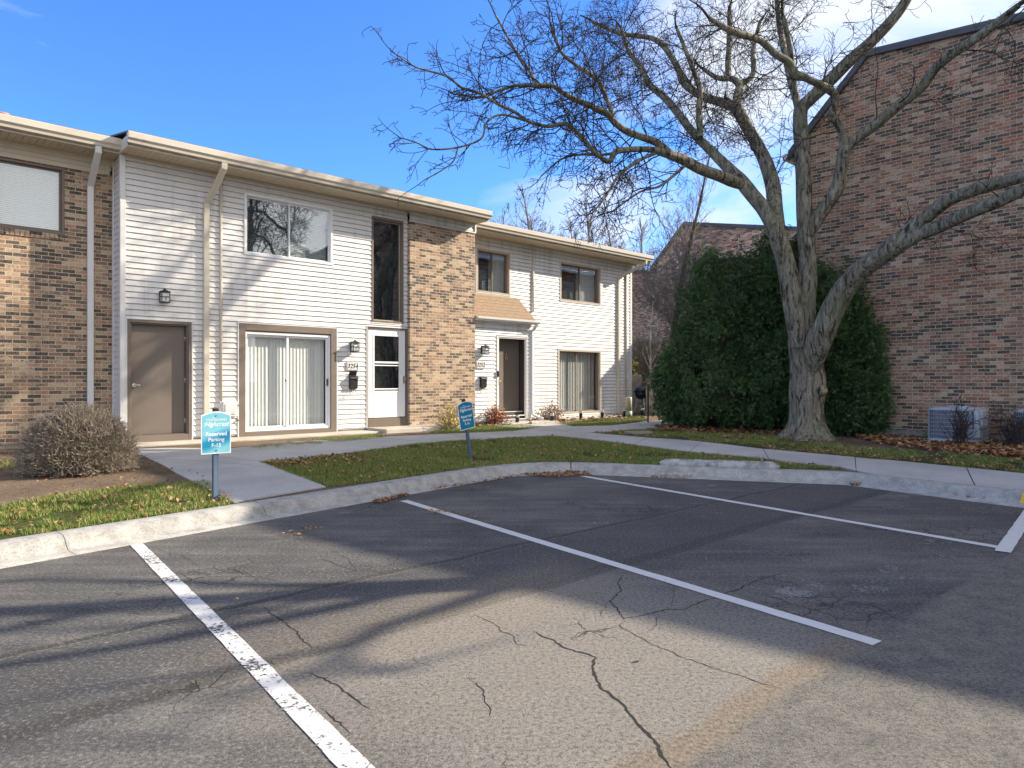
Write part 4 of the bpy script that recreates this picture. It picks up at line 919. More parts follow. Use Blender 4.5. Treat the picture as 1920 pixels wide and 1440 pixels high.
LIMBS = {
 'trunk': ([(1513, 832, 40.4, 13.9), (1513, 800, 32.7, 13.9), (1512, 765, 29.2, 13.9), (1513, 735, 31.0, 13.9), (1514, 715, 30.1, 13.9), (1511, 680, 26.7, 13.9), (1507, 645, 26.7, 13.9), (1505, 610, 24.1, 13.9), (1508, 570, 18.9, 13.9), (1514, 530, 16.3, 13.9), (1514, 480, 15.0, 13.95), (1510, 430, 14.6, 14.0)], 0),
 'left': ([(1497, 650, 14.4, 13.75), (1492, 600, 17.1, 13.7), (1484, 555, 17.1, 13.7), (1476, 505, 15.8, 13.7), (1462, 455, 16.2, 13.7), (1449, 420, 16.2, 13.7)], 0),
 'right': ([(1522, 690, 15.3, 13.7), (1534, 645, 22.5, 13.5), (1553, 600, 20.7, 13.3), (1575, 555, 19.8, 13.1), (1605, 515, 18.4, 12.8), (1640, 488, 17.6, 12.5), (1675, 462, 18.0, 12.2), (1690, 452, 17.1, 12.1)], 0),
 'right_up': ([(1655, 478, 11.0, 12.4), (1690, 445, 12.9, 12.15), (1730, 412, 12.4, 11.9), (1780, 375, 12.0, 11.5), (1840, 352, 11.5, 11.1), (1925, 328, 11.0, 10.6), (2040, 285, 9.2, 10.1), (2180, 215, 7.4, 9.6)], .5),
 'right_low': ([(1680, 462, 15.3, 12.15), (1720, 440, 13.5, 11.9), (1760, 425, 12.6, 11.6), (1810, 402, 12.6, 11.2), (1865, 380, 12.6, 10.8), (1930, 352, 11.7, 10.4), (2040, 320, 9.9, 9.9), (2160, 300, 8.1, 9.4)], .5),
 'mid': ([(1511, 450, 14.2, 14), (1508, 400, 14.2, 14), (1507, 340, 13.8, 14.1), (1504, 285, 13.3, 14.2), (1501, 240, 12.8, 14.3), (1502, 205, 12.3, 14.3), (1520, 185, 11.9, 14.2), (1552, 155, 11.9, 14.0), (1595, 112, 11.4, 13.7), (1640, 72, 10.4, 13.5), (1690, 15, 9.5, 13.3), (1730, -60, 7.6, 13.2)], .45),
 'mid_left': ([(1501, 225, 7, 14.30), (1494, 190, 7, 14.84), (1482, 147, 6.5, 15.38), (1472, 100, 6, 15.92), (1462, 50, 5, 16.46), (1455, -20, 4, 17.00)], .35),
 'mid_up': ([(1492, 190, 4.5, 14.35), (1487, 135, 5, 14.2), (1480, 85, 4.5, 14.1), (1468, 30, 4, 14.0)], .3),
 'rb': ([(1516, 440, 11, 13.9), (1532, 410, 12, 13.8), (1551, 382, 12.5, 13.7), (1571, 350, 12, 13.6), (1577, 315, 10.5, 13.5), (1583, 285, 11, 13.4), (1589, 272, 10, 13.4)], 0),
 'rb_gnarl': ([(1586, 280, 9, 13.4), (1577, 245, 7, 13.3), (1561, 213, 7, 13.2), (1567, 190, 6.5, 13.15), (1562, 174, 7.5, 13.1), (1540, 160, 7, 13.0), (1510, 146, 6.5, 12.9), (1490, 140, 9, 12.9), (1480, 118, 7, 12.8), (1455, 102, 6.5, 12.7), (1425, 76, 6, 12.6), (1375, 60, 6, 12.4), (1330, 35, 4, 12.3)], .2),
 'rb_right': ([(1588, 275, 10, 13.4), (1605, 260, 9.5, 13.3), (1640, 235, 9.5, 13.1), (1690, 193, 9.5, 12.8), (1727, 165, 9, 12.6), (1752, 130, 9, 12.4), (1785, 102, 8.5, 12.1), (1815, 82, 8, 11.9), (1850, 58, 8, 11.7), (1910, 10, 6, 11.4)], .45),
 'la': ([(1459, 430, 13, 13.70), (1453, 395, 14, 13.97), (1450, 355, 13.5, 14.24), (1438, 310, 12.5, 14.51), (1420, 272, 11.5, 14.79), (1400, 236, 11, 15.06), (1380, 203, 11, 15.33), (1368, 196, 9, 15.60)], .05),
 'la_left': ([(1380, 203, 9, 15.60), (1350, 191, 8, 15.90), (1320, 182, 7.5, 16.20), (1295, 167, 7, 16.50), (1281, 151, 8, 16.80), (1272, 130, 6, 17.10), (1260, 108, 5.5, 17.40), (1240, 82, 5, 17.70), (1215, 70, 4.5, 18.00), (1160, 62, 4, 18.30), (1110, 40, 3, 18.60)], .5),
 'la_up': ([(1378, 205, 8, 15.60), (1383, 180, 8, 15.84), (1386, 160, 7, 16.08), (1372, 148, 5.5, 16.32), (1345, 146, 4.5, 16.56), (1320, 130, 3.5, 16.80)], .4),
 'la_up2': ([(1388, 160, 4.5, 16.20), (1410, 142, 5, 16.30), (1413, 118, 4.5, 16.40), (1412, 92, 4, 16.50), (1425, 40, 3, 16.60)], .3),
 'la_vert': ([(1366, 148, 5, 16.60), (1365, 120, 5.5, 16.93), (1367, 85, 5, 17.27), (1368, 20, 4, 17.60)], .3),
 'lb': ([(1450, 425, 13, 13.70), (1432, 393, 13, 13.88), (1407, 361, 13, 14.06), (1388, 338, 12.5, 14.24), (1372, 322, 11, 14.41), (1341, 290, 9, 14.59), (1312, 262, 8, 14.77), (1286, 232, 7.5, 14.95), (1262, 201, 7, 15.13), (1240, 177, 6.5, 15.31), (1215, 157, 5.5, 15.49), (1205, 132, 5, 15.66), (1192, 115, 4.5, 15.84), (1177, 92, 4, 16.02), (1165, 55, 3.2, 16.20)], .55),
 'lb_up': ([(1313, 258, 5.5, 14.60), (1310, 212, 5.5, 14.78), (1312, 168, 5, 14.96), (1304, 142, 4.5, 15.14), (1290, 105, 4, 15.32), (1270, 55, 3.2, 15.50)], .3),
 'b2': ([(1388, 345, 10, 13.1), (1372, 339, 11, 12.9), (1345, 328, 10.5, 12.7), (1312, 316, 10, 12.5), (1275, 297, 9.5, 12.3), (1245, 287, 7.5, 12.1), (1215, 280, 5.5, 12.0), (1165, 282, 5, 11.8), (1150, 290, 5, 11.8), (1140, 303, 4.6, 11.7), (1110, 281, 4, 11.6), (1094, 260, 3.8, 11.6), (1062, 233, 3.6, 11.5), (1027, 237, 3.3, 11.4), (990, 227, 3.1, 11.3), (965, 210, 3, 11.2), (935, 196, 2.8, 11.1), (900, 175, 2.6, 11.0), (867, 165, 2.2, 10.9), (835, 142, 1.9, 10.8), (780, 126, 1.5, 10.7), (740, 100, 1.1, 10.6)], 1.2),
 'b2a': ([(1262, 293, 7, 12.2), (1232, 268, 7, 12.1), (1204, 257, 6.5, 12.0), (1175, 246, 6.3, 12.0), (1155, 232, 6, 11.9), (1137, 212, 5.5, 11.9), (1115, 202, 5.3, 11.8), (1065, 180, 4.7, 11.7), (1035, 161, 4, 11.6), (1010, 160, 3.5, 11.5), (970, 160, 3, 11.4), (935, 170, 2.4, 11.3), (905, 182, 2, 11.2), (860, 178, 1.5, 11.2)], .6),
 'b2a_up': ([(1008, 159, 3, 11.5), (990, 130, 2.8, 11.6), (977, 115, 2.6, 11.6), (955, 75, 2.3, 11.7), (930, 30, 2, 11.8)], 0),
 'b2a_up2': ([(1152, 225, 4, 11.9), (1135, 180, 4, 12.1), (1116, 146, 3.6, 12.2), (1077, 120, 3.2, 12.3), (1052, 97, 3, 12.4), (1035, 55, 2.6, 12.5)], .1),
 'low1': ([(985, 226, 2.3, 11.3), (940, 215, 2.2, 11.1), (912, 230, 2, 11.0), (902, 260, 1.9, 11.0), (860, 276, 1.8, 10.9), (810, 280, 1.6, 10.8), (780, 267, 1.3, 10.8), (750, 258, 1, 10.7)], .2),
 'low2': ([(858, 278, 1.5, 10.9), (850, 302, 1.4, 10.9), (827, 320, 1.3, 10.8), (795, 338, 1, 10.8)], .0),
 'droop1': ([(1235, 285, 3.5, 12.1), (1200, 300, 3, 11.9), (1160, 330, 2.6, 11.7), (1135, 370, 2.2, 11.5), (1110, 400, 1.6, 11.4)], .0),
 'droop2': ([(1290, 305, 3.5, 12.4), (1262, 330, 2.8, 12.2), (1235, 350, 2.4, 12.0), (1200, 360, 2, 11.9), (1150, 395, 1.8, 11.8)], .0),
 'droop3': ([(1180, 282, 3, 11.8), (1130, 290, 2.6, 11.9), (1085, 290, 2.2, 12.0), (1050, 300, 1.8, 12.1), (1015, 330, 1.3, 12.1)], .0),
}
tree = thing('bare_tree', tuple(wp(1513, 820, 13.9)[:2])+(.2,), 'big bare multi-stemmed tree with grey furrowed bark in front of the evergreens', 'tree')
o0 = np.array(tree.location)
gt, gl, gw = MB(), MB(), MB(); rg = np.random.default_rng(11)
for nm, (pts, st) in LIMBS.items():
    P4 = []
    for x, y, r, d in pts: P4.append(np.r_[wp(x, y, d)-o0, r/F*d])
    big_ = nm in ('trunk', 'left', 'right')
    p, r = barktube(gt if big_ else gl, P4, 56 if nm == 'trunk' else 40 if big_ else (20 if r_ > .06 else 10) if (r_ := P4[0][3]) else 10, .085 if big_ else .07, 9 if big_ else 6, 10 if big_ else 6, .55 if nm == 'trunk' else 0)
    if nm == 'right_up' or nm == 'right_low': dens = 1.2
    elif big_ or nm in ('rb', 'mid'): dens = .5 if nm == 'mid' else 0
    else: dens = 8.2
    if nm in ('rb_right', 'rb_gnarl'): dens = 3
    L = np.r_[0, np.cumsum(np.linalg.norm(np.diff(p, axis=0), axis=1))]; s0 = .25 if nm in ('la', 'lb', 'b2') else .06
    if nm.startswith('la') or nm in ('lb_up', 'mid_left', 'mid_up'): dens = 4.6
    if nm == 'mid': s0 = .72; dens = 2.5
    for _ in range(int(L[-1]*dens*(1-s0))):
        s = rg.uniform(s0, 1)*L[-1]; i = min(int(np.searchsorted(L, s)), len(p)-2); t = p[i+1]-p[i]; t /= np.linalg.norm(t)
        a = rg.normal(0, 1, 3); a -= t*np.dot(a, t); a /= np.linalg.norm(a); ang = rg.uniform(.6, 1.3); d = t*math.cos(ang)+a*math.sin(ang)
        if nm.startswith('b2') or nm.startswith('droop') or nm.startswith('low'): d[2] -= .12
        Lb = rg.uniform(.5, 1.6)*min(1.1, max(.28, r[i]/.034)); grow(gw, p[i], d, Lb, min(r[i]*.45, .009+.006*rg.random()), 0, rg, CFG)
    if dens: grow(gw, p[-1], p[-1]-p[-3], .5, max(r[-1]*.8, .004), 0, rg, CFG)
# pruning scar on the trunk
gs = MB(); c = wp(1528, 732, 13.9)-o0+np.array((0, -.36, 0)); c2 = c+np.array((.0, -.055, .0))
gs.tube([c+np.array((0, .12, 0)), c, c2], [.13, .10, .055], 16)
gt.build('trunk', M['bark'], tree); gl.build('limbs', M['bark'], tree); crown = gw.build('crown', M['twig'], tree)
gs.build('branch_scar', M['bark'], tree)
g = MB(); g.tube([c2+np.array((0, .01, 0)), c2+np.array((.0, -.012, 0))], [.042, .036], 12); g.build('cut_wood', mat('cut_wood', (.40, .22, .10), .8), tree)

def simple_tree(name, loc, H, r, seed, m, mt, label, clear=.3, spread=.55, dens=3.0, kk=None, group=None, lean=(0, 0), up=.03, kids=(4.5, 6, 0), rmin=.005, steps=3, blen=.42, rk=.5):
    rg = np.random.default_rng(seed); t = thing(name, loc, label, 'tree', group=group)
    P = [np.array((0, 0, -.1))]; d = np.array((lean[0], lean[1], 1.)); n = 12
    for i in range(n): d = d+rg.normal(0, .05, 3); d[2] = 1; P.append(P[-1]+d/np.linalg.norm(d)*H/n)
    P = np.array(P); R = np.linspace(r, r*.15, n+1); g = MB(); barktube(g, np.column_stack([P, R]), 12, .06, 5, 2, .25); g.build('trunk', mt, t)
    cfg = dict(seg=[.25, .16, .12], wig=[.12, .18, .22], up=[up, up*.7, .0], kids=list(kids), k=[5, 3, 3], ang=(.4, .95), len=(.32, .6), rr=.55, rmin=rmin)
    g = MB()
    for _ in range(int(H*dens)):
        f = rg.uniform(clear, .98); i = min(int(f*n), n-1); p = P[i]+(P[i+1]-P[i])*(f*n-i); an = rg.uniform(0, 2*math.pi)
        el = rg.uniform(.35, .9)+.35*f; d = np.array((math.cos(an)*math.cos(el), math.sin(an)*math.cos(el), math.sin(el)))
        grow(g, p, d, H*blen*(1.1-f)*rg.uniform(.7, 1.2)*spread*2, max(R[i]*rk, rmin*1.6), 0, rg, cfg)
    g.build('crown', m, t); return t
# slender tree behind the end townhouse
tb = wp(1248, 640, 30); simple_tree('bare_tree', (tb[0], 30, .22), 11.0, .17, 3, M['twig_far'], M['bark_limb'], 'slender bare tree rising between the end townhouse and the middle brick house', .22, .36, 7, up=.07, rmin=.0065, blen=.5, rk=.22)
far = [(930, 46, 12.0, 4), (1010, 40, 12.3, 5), (1060, 44, 12.5, 6), (1115, 42, 12.6, 9), (1165, 50, 13.5, 7), (975, 52, 12.4, 8), (1205, 46, 12.0, 12)]
lbl = ['hazy bare treetop just right of the roof corner of the white townhouse', 'bare treetop behind the end townhouse roof, third from the left', 'bare treetop behind the middle of the end townhouse roof', 'bare treetop behind the end townhouse roof, below the big tree twigs', 'bare treetop behind the right end of the end townhouse roof', 'bare treetop behind the end townhouse roof, second from the left', 'bare treetop farthest right, beside the slender tree']
for (px, d, H, sd), lb in zip(far, lbl):
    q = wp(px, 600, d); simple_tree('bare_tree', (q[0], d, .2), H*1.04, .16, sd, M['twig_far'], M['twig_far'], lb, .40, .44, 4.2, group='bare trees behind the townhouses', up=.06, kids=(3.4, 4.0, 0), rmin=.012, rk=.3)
# neighbouring tree right of the frame (it shades the asphalt and shows in the window panes)
simple_tree('bare_tree', (8.7, 7.2, .2), 11.0, .23, 77, M['twig'], M['bark_limb'], 'bare tree growing on the lawn strip to the right beyond the photo edge', .40, .32, 2.0, up=.04, kids=(1.5, 1.6, 0), rmin=.008, blen=.5)
# multi-stem shrub tree in front of far house
g_ = simple_tree('bare_shrub', tuple(G(1222, 790))+(.2,), 3, .04, 21, M['twig_tan'], M['twig_tan'], 'tall tan bare shrub between the end townhouse and the middle brick house', .1, .6, 5, up=.05, rmin=.006)
g_.location = (wp(1215, 600, 27)[0], 27, .22); g_.scale = (1.3, 1.3, 1.5); g_['category'] = 'shrub'

# ------------------------------------------------------------------ evergreens
def evergreen(px, d, wid, H, seed, label, n=15000, off=0, pw=.75, zb=.25, fat=.55):
    rg = np.random.default_rng(seed); b = wp(px, 700, d); t = thing('arborvitae', (b[0], b[1], .2), label, 'evergreen', group='evergreens in front of the brick wall')
    g = MB(); g.tube([(0, 0, -.1), (.03, 0, H*.5), (0, .02, H*.85)], [.10, .07, .03], 8)
    for k in range(8): a = k*.8; g.tube([(0, 0, .1), (.22*math.cos(a), .22*math.sin(a), .5), (.42*math.cos(a), .42*math.sin(a), 1.3)], [.03, .022, .012], 5)
    g.build('trunk', M['bark_limb'], t)
    def env(h, th):   # radius of the crown
        pr = (1-h)**pw*min(1, .62+h*2.0)*1.06
        nzv = noise.noise(Vector((math.cos(th)*1.7, math.sin(th)*1.7, h*3.2+seed)))*.34+noise.noise(Vector((math.cos(th)*4.6, math.sin(th)*4.6, h*10+seed)))*.32
        return wid*pr*(1+nzv)
    nc = max(60, n//46); hc = np.clip((1-np.sqrt(rg.random(nc)*.985+.015))**.85, 0, .985); tc_ = rg.random(nc)*2*math.pi
    Rc = np.array([env(a, b_) for a, b_ in zip(hc, tc_)])*rg.uniform(.72, 1.04, nc)
    C = np.column_stack([np.cos(tc_)*Rc, np.sin(tc_)*Rc, zb-.15+hc*(H-zb)]); oc = np.column_stack([np.cos(tc_), np.sin(tc_), rg.uniform(.1, .9, nc)]); oc /= np.linalg.norm(oc, axis=1)[:, None]
    ci = rg.integers(0, nc, n); u = rg.normal(0, 1, (n, 3)); u /= np.linalg.norm(u, axis=1)[:, None]; u = u+oc[ci]*.75; rad = .20*rg.random((n, 1))**.6*rg.uniform(.6, 1.15, nc)[ci][:, None]
    P = C[ci]+u*rad*np.array((1, 1, 1.15)); out = u+rg.normal(0, .3, (n, 3)); out /= np.linalg.norm(out, axis=1)[:, None]
    sd = np.cross(out, rg.normal(0, 1, (n, 3))); sd /= np.linalg.norm(sd, axis=1)[:, None]
    V, Fs = [], []; L = rg.uniform(.05, .12, n)[:, None]; nf = 4; k = 0; arr = []
    for j in range(nf):   # fan of narrow leaflets per spray
        a = (j-(nf-1)/2)*.42; dd = out*math.cos(a)+sd*math.sin(a); nn2 = np.cross(dd, sd); nn2 = np.cross(dd, out+1e-3) if abs(a) > .01 else sd
        nn2 /= np.linalg.norm(nn2, axis=1)[:, None]+1e-9; side = sd*math.cos(a)-out*math.sin(a); w = .0065+.004*rg.random((n, 1)); l = L*(1-.12*abs(j-2))*rg.uniform(.8, 1.15, (n, 1))
        base = P+dd*l*.05; mid = P+dd*l*.6; tip = P+dd*l+np.array((0, 0, -.02))
        arr.append(np.stack([base, mid-side*w, tip, mid+side*w], 1))
    V = np.concatenate(arr, 1).reshape(-1, 3); np_mesh('crown', V, np.arange(len(V)).reshape(-1, 4), M['cedar'], t, kind=None)
    # solid dark core added inside to block see-through, so the crown reads solid
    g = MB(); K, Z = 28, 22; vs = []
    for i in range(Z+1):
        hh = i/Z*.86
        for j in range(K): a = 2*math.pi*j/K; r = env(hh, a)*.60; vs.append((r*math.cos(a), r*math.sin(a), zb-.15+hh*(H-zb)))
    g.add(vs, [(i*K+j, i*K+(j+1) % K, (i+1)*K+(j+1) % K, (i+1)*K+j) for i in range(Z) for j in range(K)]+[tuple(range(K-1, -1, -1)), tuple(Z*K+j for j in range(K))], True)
    g.build('inner_core', M['inner'], t); return t
M['inner'] = leafy('dark_inner_core', [(.3, (.03, .04, .018)), (.8, (.075, .06, .03))], 9)
evergreen(1308, 17.6, 1.02, 3.0, 1, 'lowest leftmost evergreen of the row, beside the path gate', 18000, pw=.5)
evergreen(1368, 16.9, 1.5, 5.0, 2, 'broad dark evergreen left of the big bare tree', 46000, pw=.48)
evergreen(1470, 16.3, 1.2, 5.3, 3, 'tallest dark evergreen directly behind the bare tree trunk', 36000, pw=.42)
evergreen(1560, 15.25, .97, 4.3, 4, 'dark evergreen showing to the right of the bare tree trunk', 36000, pw=.38)
evergreen(1610, 14.7, .52, 2.75, 5, 'lowest rightmost evergreen of the row, touching the brick wall', 18000, pw=.42)

# ------------------------------------------------------------------ shrubs
def twig_ball(loc, R, H, n, m, name, label, seed, rmin=.0028, flat=.75, up=.35, ln=(.55, 1.0), zc=.0, leafs=None, nl=0, lsz=(.02, .04), kids=5, shell=0, **tg):
    rg = np.random.default_rng(seed); t = thing(name, loc, label, 'shrub', **tg); g = MB(); tips = []
    cfg = dict(seg=[.07, .05], wig=[.13, .26], up=[.01, .0], kids=[kids, 0], k=[3, 3], ang=(.35, 1.0), len=(.18, .42), rr=.6, rmin=rmin)
    for _ in range(n):
        a = rg.uniform(0, 2*math.pi); e = math.asin(rg.uniform(up-.35, 1)); d = np.array((math.cos(a)*math.cos(e)*R, math.sin(a)*math.cos(e)*R, math.sin(e)*H+zc)); L = np.linalg.norm(d)*rg.uniform(*ln)
        p = np.array((rg.normal(0, .05), rg.normal(0, .05), .0)); grow(g, p, d, L, rmin*rg.uniform(1.4, 2.6), 0, rg, cfg); tips.append(p+d/np.linalg.norm(d)*L*rg.uniform(.6, 1))
    for _ in range(shell):
        a = rg.uniform(0, 2*math.pi); e = math.asin(rg.uniform(up-.3, 1)); d = np.array((math.cos(a)*math.cos(e)*R, math.sin(a)*math.cos(e)*R, math.sin(e)*H+zc)); k = rg.uniform(.72, .98)*(1+.06*noise.noise(Vector(d*4)))
        q = d/np.linalg.norm(d)+rg.normal(0, .45, 3); q /= np.linalg.norm(q); p = d*k; p[2] = max(p[2], .02); L = rg.uniform(.05, .11); p2 = p+q*L*.5+rg.normal(0, .006, 3); g.tube([p, p2, p+q*L], [rmin*1.1, rmin, rmin*.7], 3, cap=False)
    g.build('stems', m, t)
    if leafs:
        T = np.array(tips)[rg.integers(0, len(tips), nl)]+rg.normal(0, .06, (nl, 3)); T[:, 2] = np.maximum(T[:, 2], .02)
        s = rg.uniform(*lsz, (nl, 1)); u = rg.normal(0, 1, (nl, 3)); u /= np.linalg.norm(u, axis=1)[:, None]; w = np.cross(u, rg.normal(0, 1, (nl, 3))); w /= np.linalg.norm(w, axis=1)[:, None]
        V = np.stack([T-u*s, T-w*s*.5, T+u*s, T+w*s*.5], 1).reshape(-1, 3); np_mesh('leaves', V, np.arange(len(V)).reshape(-1, 4), leafs, t)
    return t
def gpos(x, y): q = G(x, y); return (q[0], q[1], float(gz(q[0], q[1])))
twig_ball(gpos(148, 884), .66, .84, 1500, M['twig_tan'], 'clipped_shrub', 'round clipped leafless tan shrub in front of the left brick wall', 31, .0027, kids=9, shell=16000, ln=(.82, 1.0))
twig_ball(gpos(1797, 838), .34, .95, 26, M['twig_dark'], 'bare_shrub', 'thin dark bare shrub in front of the grey air conditioner, the nearer to the tree', 32, .004, up=.9, kids=16)
twig_ball(gpos(1903, 842), .34, 1.0, 40, M['twig_dark'], 'bare_shrub', 'dense dark bare shrub cut by the right edge of the photo', 33, .004, up=.85, kids=18)
sh = twig_ball(gpos(931, 797), .42, .62, 60, M['twig_dark'], 'leafy_shrub', 'small shrub with red leaves beside the shaded brown entry door', 34, .003, up=.6, leafs=M['leaf_red'], nl=700)
twig_ball(gpos(1030, 790), .55, .72, 90, M['twig_tan'], 'leafy_shrub', 'sparse tan and brown leaved shrub left of the far patio door', 35, .003, up=.5, leafs=M['leaf_brn'], nl=600)
twig_ball(gpos(842, 806), .42, .75, 130, M['twig_tan'], 'leafy_shrub', 'straw coloured shrub with yellow leaves at the foot of the brick pier', 36, .003, up=.5, leafs=M['leaf_yel'], nl=500)
twig_ball((wp(1190, 700, 26.5)[0], 26.5, .22), .55, 2.1, 120, M['twig_tan'], 'leafy_shrub', 'shrub with bright yellow leaves beyond the end townhouse corner', 37, .005, up=.4, leafs=M['leaf_yel'], nl=900, lsz=(.04, .08))
t = thing('clipped_hedge', (5.75, 30, .2), 'tall clipped tan leafless hedge beyond the end townhouse', 'hedge', rz=.3); rg = np.random.default_rng(40); g = MB()
for _ in range(900):
    p = np.array((rg.uniform(-1.6, 2.0), rg.uniform(-.5, .5), 0)); grow(g, p, np.array((rg.normal(0, .12), rg.normal(0, .12), 1)), rg.uniform(2.6, 3.0), .014, 0, rg, dict(seg=[.3, .2], wig=[.12, .25], up=[.03, 0], kids=[4, 0], k=[3, 3], ang=(.3, .9), len=(.12, .26), rr=.6, rmin=.008))
g.build('stems', M['twig_tan'], t)
twig_ball(gpos(1751, 826), .12, .20, 16, M['leaf_grn'], 'weed', 'small bright green weed left of the grey air conditioner', 41, .002, leafs=M['leaf_grn'], nl=130, lsz=(.02, .04)); bpy.data.objects['weed']['category'] = 'weed'

# ------------------------------------------------------------------ small things
def local(name, s, b, z, label, cat, group=None): return thing(name, wpt(s, b, z), label, cat, TH, group)
def lantern(s, b, z, label):
    t = local('wall_lantern', s, b, z, label, 'lamp', 'wall lanterns beside the doors')
    g = MB(); g.box(-.055, .055, -.03, -.012, -.09, .12, .005); g.tube([(0, -.02, .08), (0, -.06, .09), (0, -.10, .085)], .010, 8); g.build('back_plate', M['trim_white'] if 0 else M['black'], t)
    g = MB(); c = -.13; w = .068
    for x in (-w, w):
        for y in (c-w, c+w): g.box(x-.006, x+.006, y-.006, y+.006, -.10, .075)
    for zz in (-.105, -.01, .07):
        for y in (c-w, c+w): g.box(-w, w, y-.005, y+.005, zz, zz+.012)
        for x in (-w, w): g.box(x-.005, x+.005, c-w, c+w, zz, zz+.012)
    for y in (c-w-.001, c+w+.001): g.box(-.004, .004, y-.004, y+.004, -.10, -.01)
    g.box(-w-.008, w+.008, c-w-.008, c+w+.008, -.115, -.103, .003); g.build('cage', M['black'], t)
    g = MB(); k = w+.028; g.add([(-k, c-k, .082), (k, c-k, .082), (k, c+k, .082), (-k, c+k, .082), (-.018, c-.018, .132), (.018, c-.018, .132), (.018, c+.018, .132), (-.018, c+.018, .132)], [(3, 2, 1, 0), (4, 5, 6, 7), (0, 1, 5, 4), (1, 2, 6, 5), (2, 3, 7, 6), (3, 0, 4, 7)])
    g.box(-.016, .016, c-.016, c+.016, .132, .155, .004); g.build('cap', M['black'], t)
    g = MB(); g.box(-w+.01, w-.01, c-w+.01, c+w-.01, -.10, .07); g.build('lamp_glass', M['frost'], t); return t
lantern(.53, 0, 2.95, 'small black lantern above the plain brown utility door'); lantern(4.50, 0, 2.16, 'small black lantern between the patio door and the white storm door'); lantern(8.36, 0, 2.20, 'small black lantern left of the brown door under the porch roof')
def plaque(s, z, num, label):
    t = local('house_number_plaque', s, 0, z, label, 'number sign', 'house number plaques')
    g = MB(); g.box(-.15, .15, -.042, -.016, -.095, .095, .004); g.build('board', M['trim_white'], t)
    g = MB(); frame(g, (-.135, .135, -.08, .08), .008, -.047, -.04, .001); g.build('rim', M['tanframe'], t)
    text_mesh(num, .135, M['black'], 'number', t, (0, -.046, 0), .25, .002)
plaque(4.49, 1.72, '3254', 'white house number plaque 3254 by the storm door'); plaque(8.27, 1.81, '3252', 'white house number plaque 3252 by the shaded brown entry door')
def mailbox(s, z, label, op):
    t = local('mailbox', s, 0, z, label, 'mailbox', 'wall mailboxes')
    g = MB(); g.prism_x([(-.018, -.15), (-.075, -.15), (-.10, -.12), (-.105, .10), (-.018, .15)], -.09, .09); g.build('box', M['black'], t)
    g = MB(); g.prism_x([(-.015, .158), (-.018, .150), (-.118, .098+.0), (-.122, .075), (-.128, .08), (-.122, .108)], -.10, .10)
    if op: g.prism_x([(-.015, .16), (-.06, .25), (-.068, .247), (-.025, .158)], -.095, .095)
    g.build('lid', M['black'], t)
    g = MB(); g.tube([(0, -.103, .0), (0, -.112, .0)], .012, 10); g.build('lock', M['chrome'], t)
    g = MB()
    for x in (-.05, .05): g.tube([(x, -.06, -.15), (x, -.07, -.21), (x, -.10, -.235), (x, -.14, -.215), (x, -.15, -.18)], .005, 6)
    g.build('newspaper_hook', M['black'], t)
mailbox(4.50, 1.36, 'black wall mailbox with raised lid and newspaper hooks under the plaque reading 3254', True); mailbox(8.34, 1.36, 'black wall mailbox with newspaper hooks under the plaque reading 3252', False)
# reserved parking signs
def sign_face_mat(name, stops):
    m = mat(name, rough=.3); q = NT(m); v = q.obj(); sx = q.n('ShaderNodeSeparateXYZ'); q.l(v, sx.inputs[0])
    f = q.math('ADD', q.math('ADD', sx.outputs[2], q.math('MULTIPLY', sx.outputs[0], -.30)), q.math('MULTIPLY', q.math('SUBTRACT', q.noise(v, 4, 2), .5), .12))
    r = q.n('ShaderNodeMapRange'); r.inputs[1].default_value = -.22; r.inputs[2].default_value = .22; q.l(f, r.inputs[0]); q.l(q.ramp(r.outputs[0], stops), q.b.inputs['Base Color']); return m
M['sign_a'] = sign_face_mat('sign_face_banded', [(.0, (.24, .60, .70)), (.10, (.20, .58, .70)), (.26, (.02, .30, .52)), (.38, (.015, .26, .50)), (.56, (.22, .60, .70)), (.9, (.18, .52, .63))])  # pale blue face with a darker slanting band
M['sign_b'] = sign_face_mat('sign_face_blue', [(.0, (.012, .22, .38)), (1., (.012, .18, .36))])
M['sign_white'] = mat('sign_white', (.85, .87, .88), .4); M['post'] = weathered('blue_steel_post', (.10, .15, .22), .5, .1, 5)
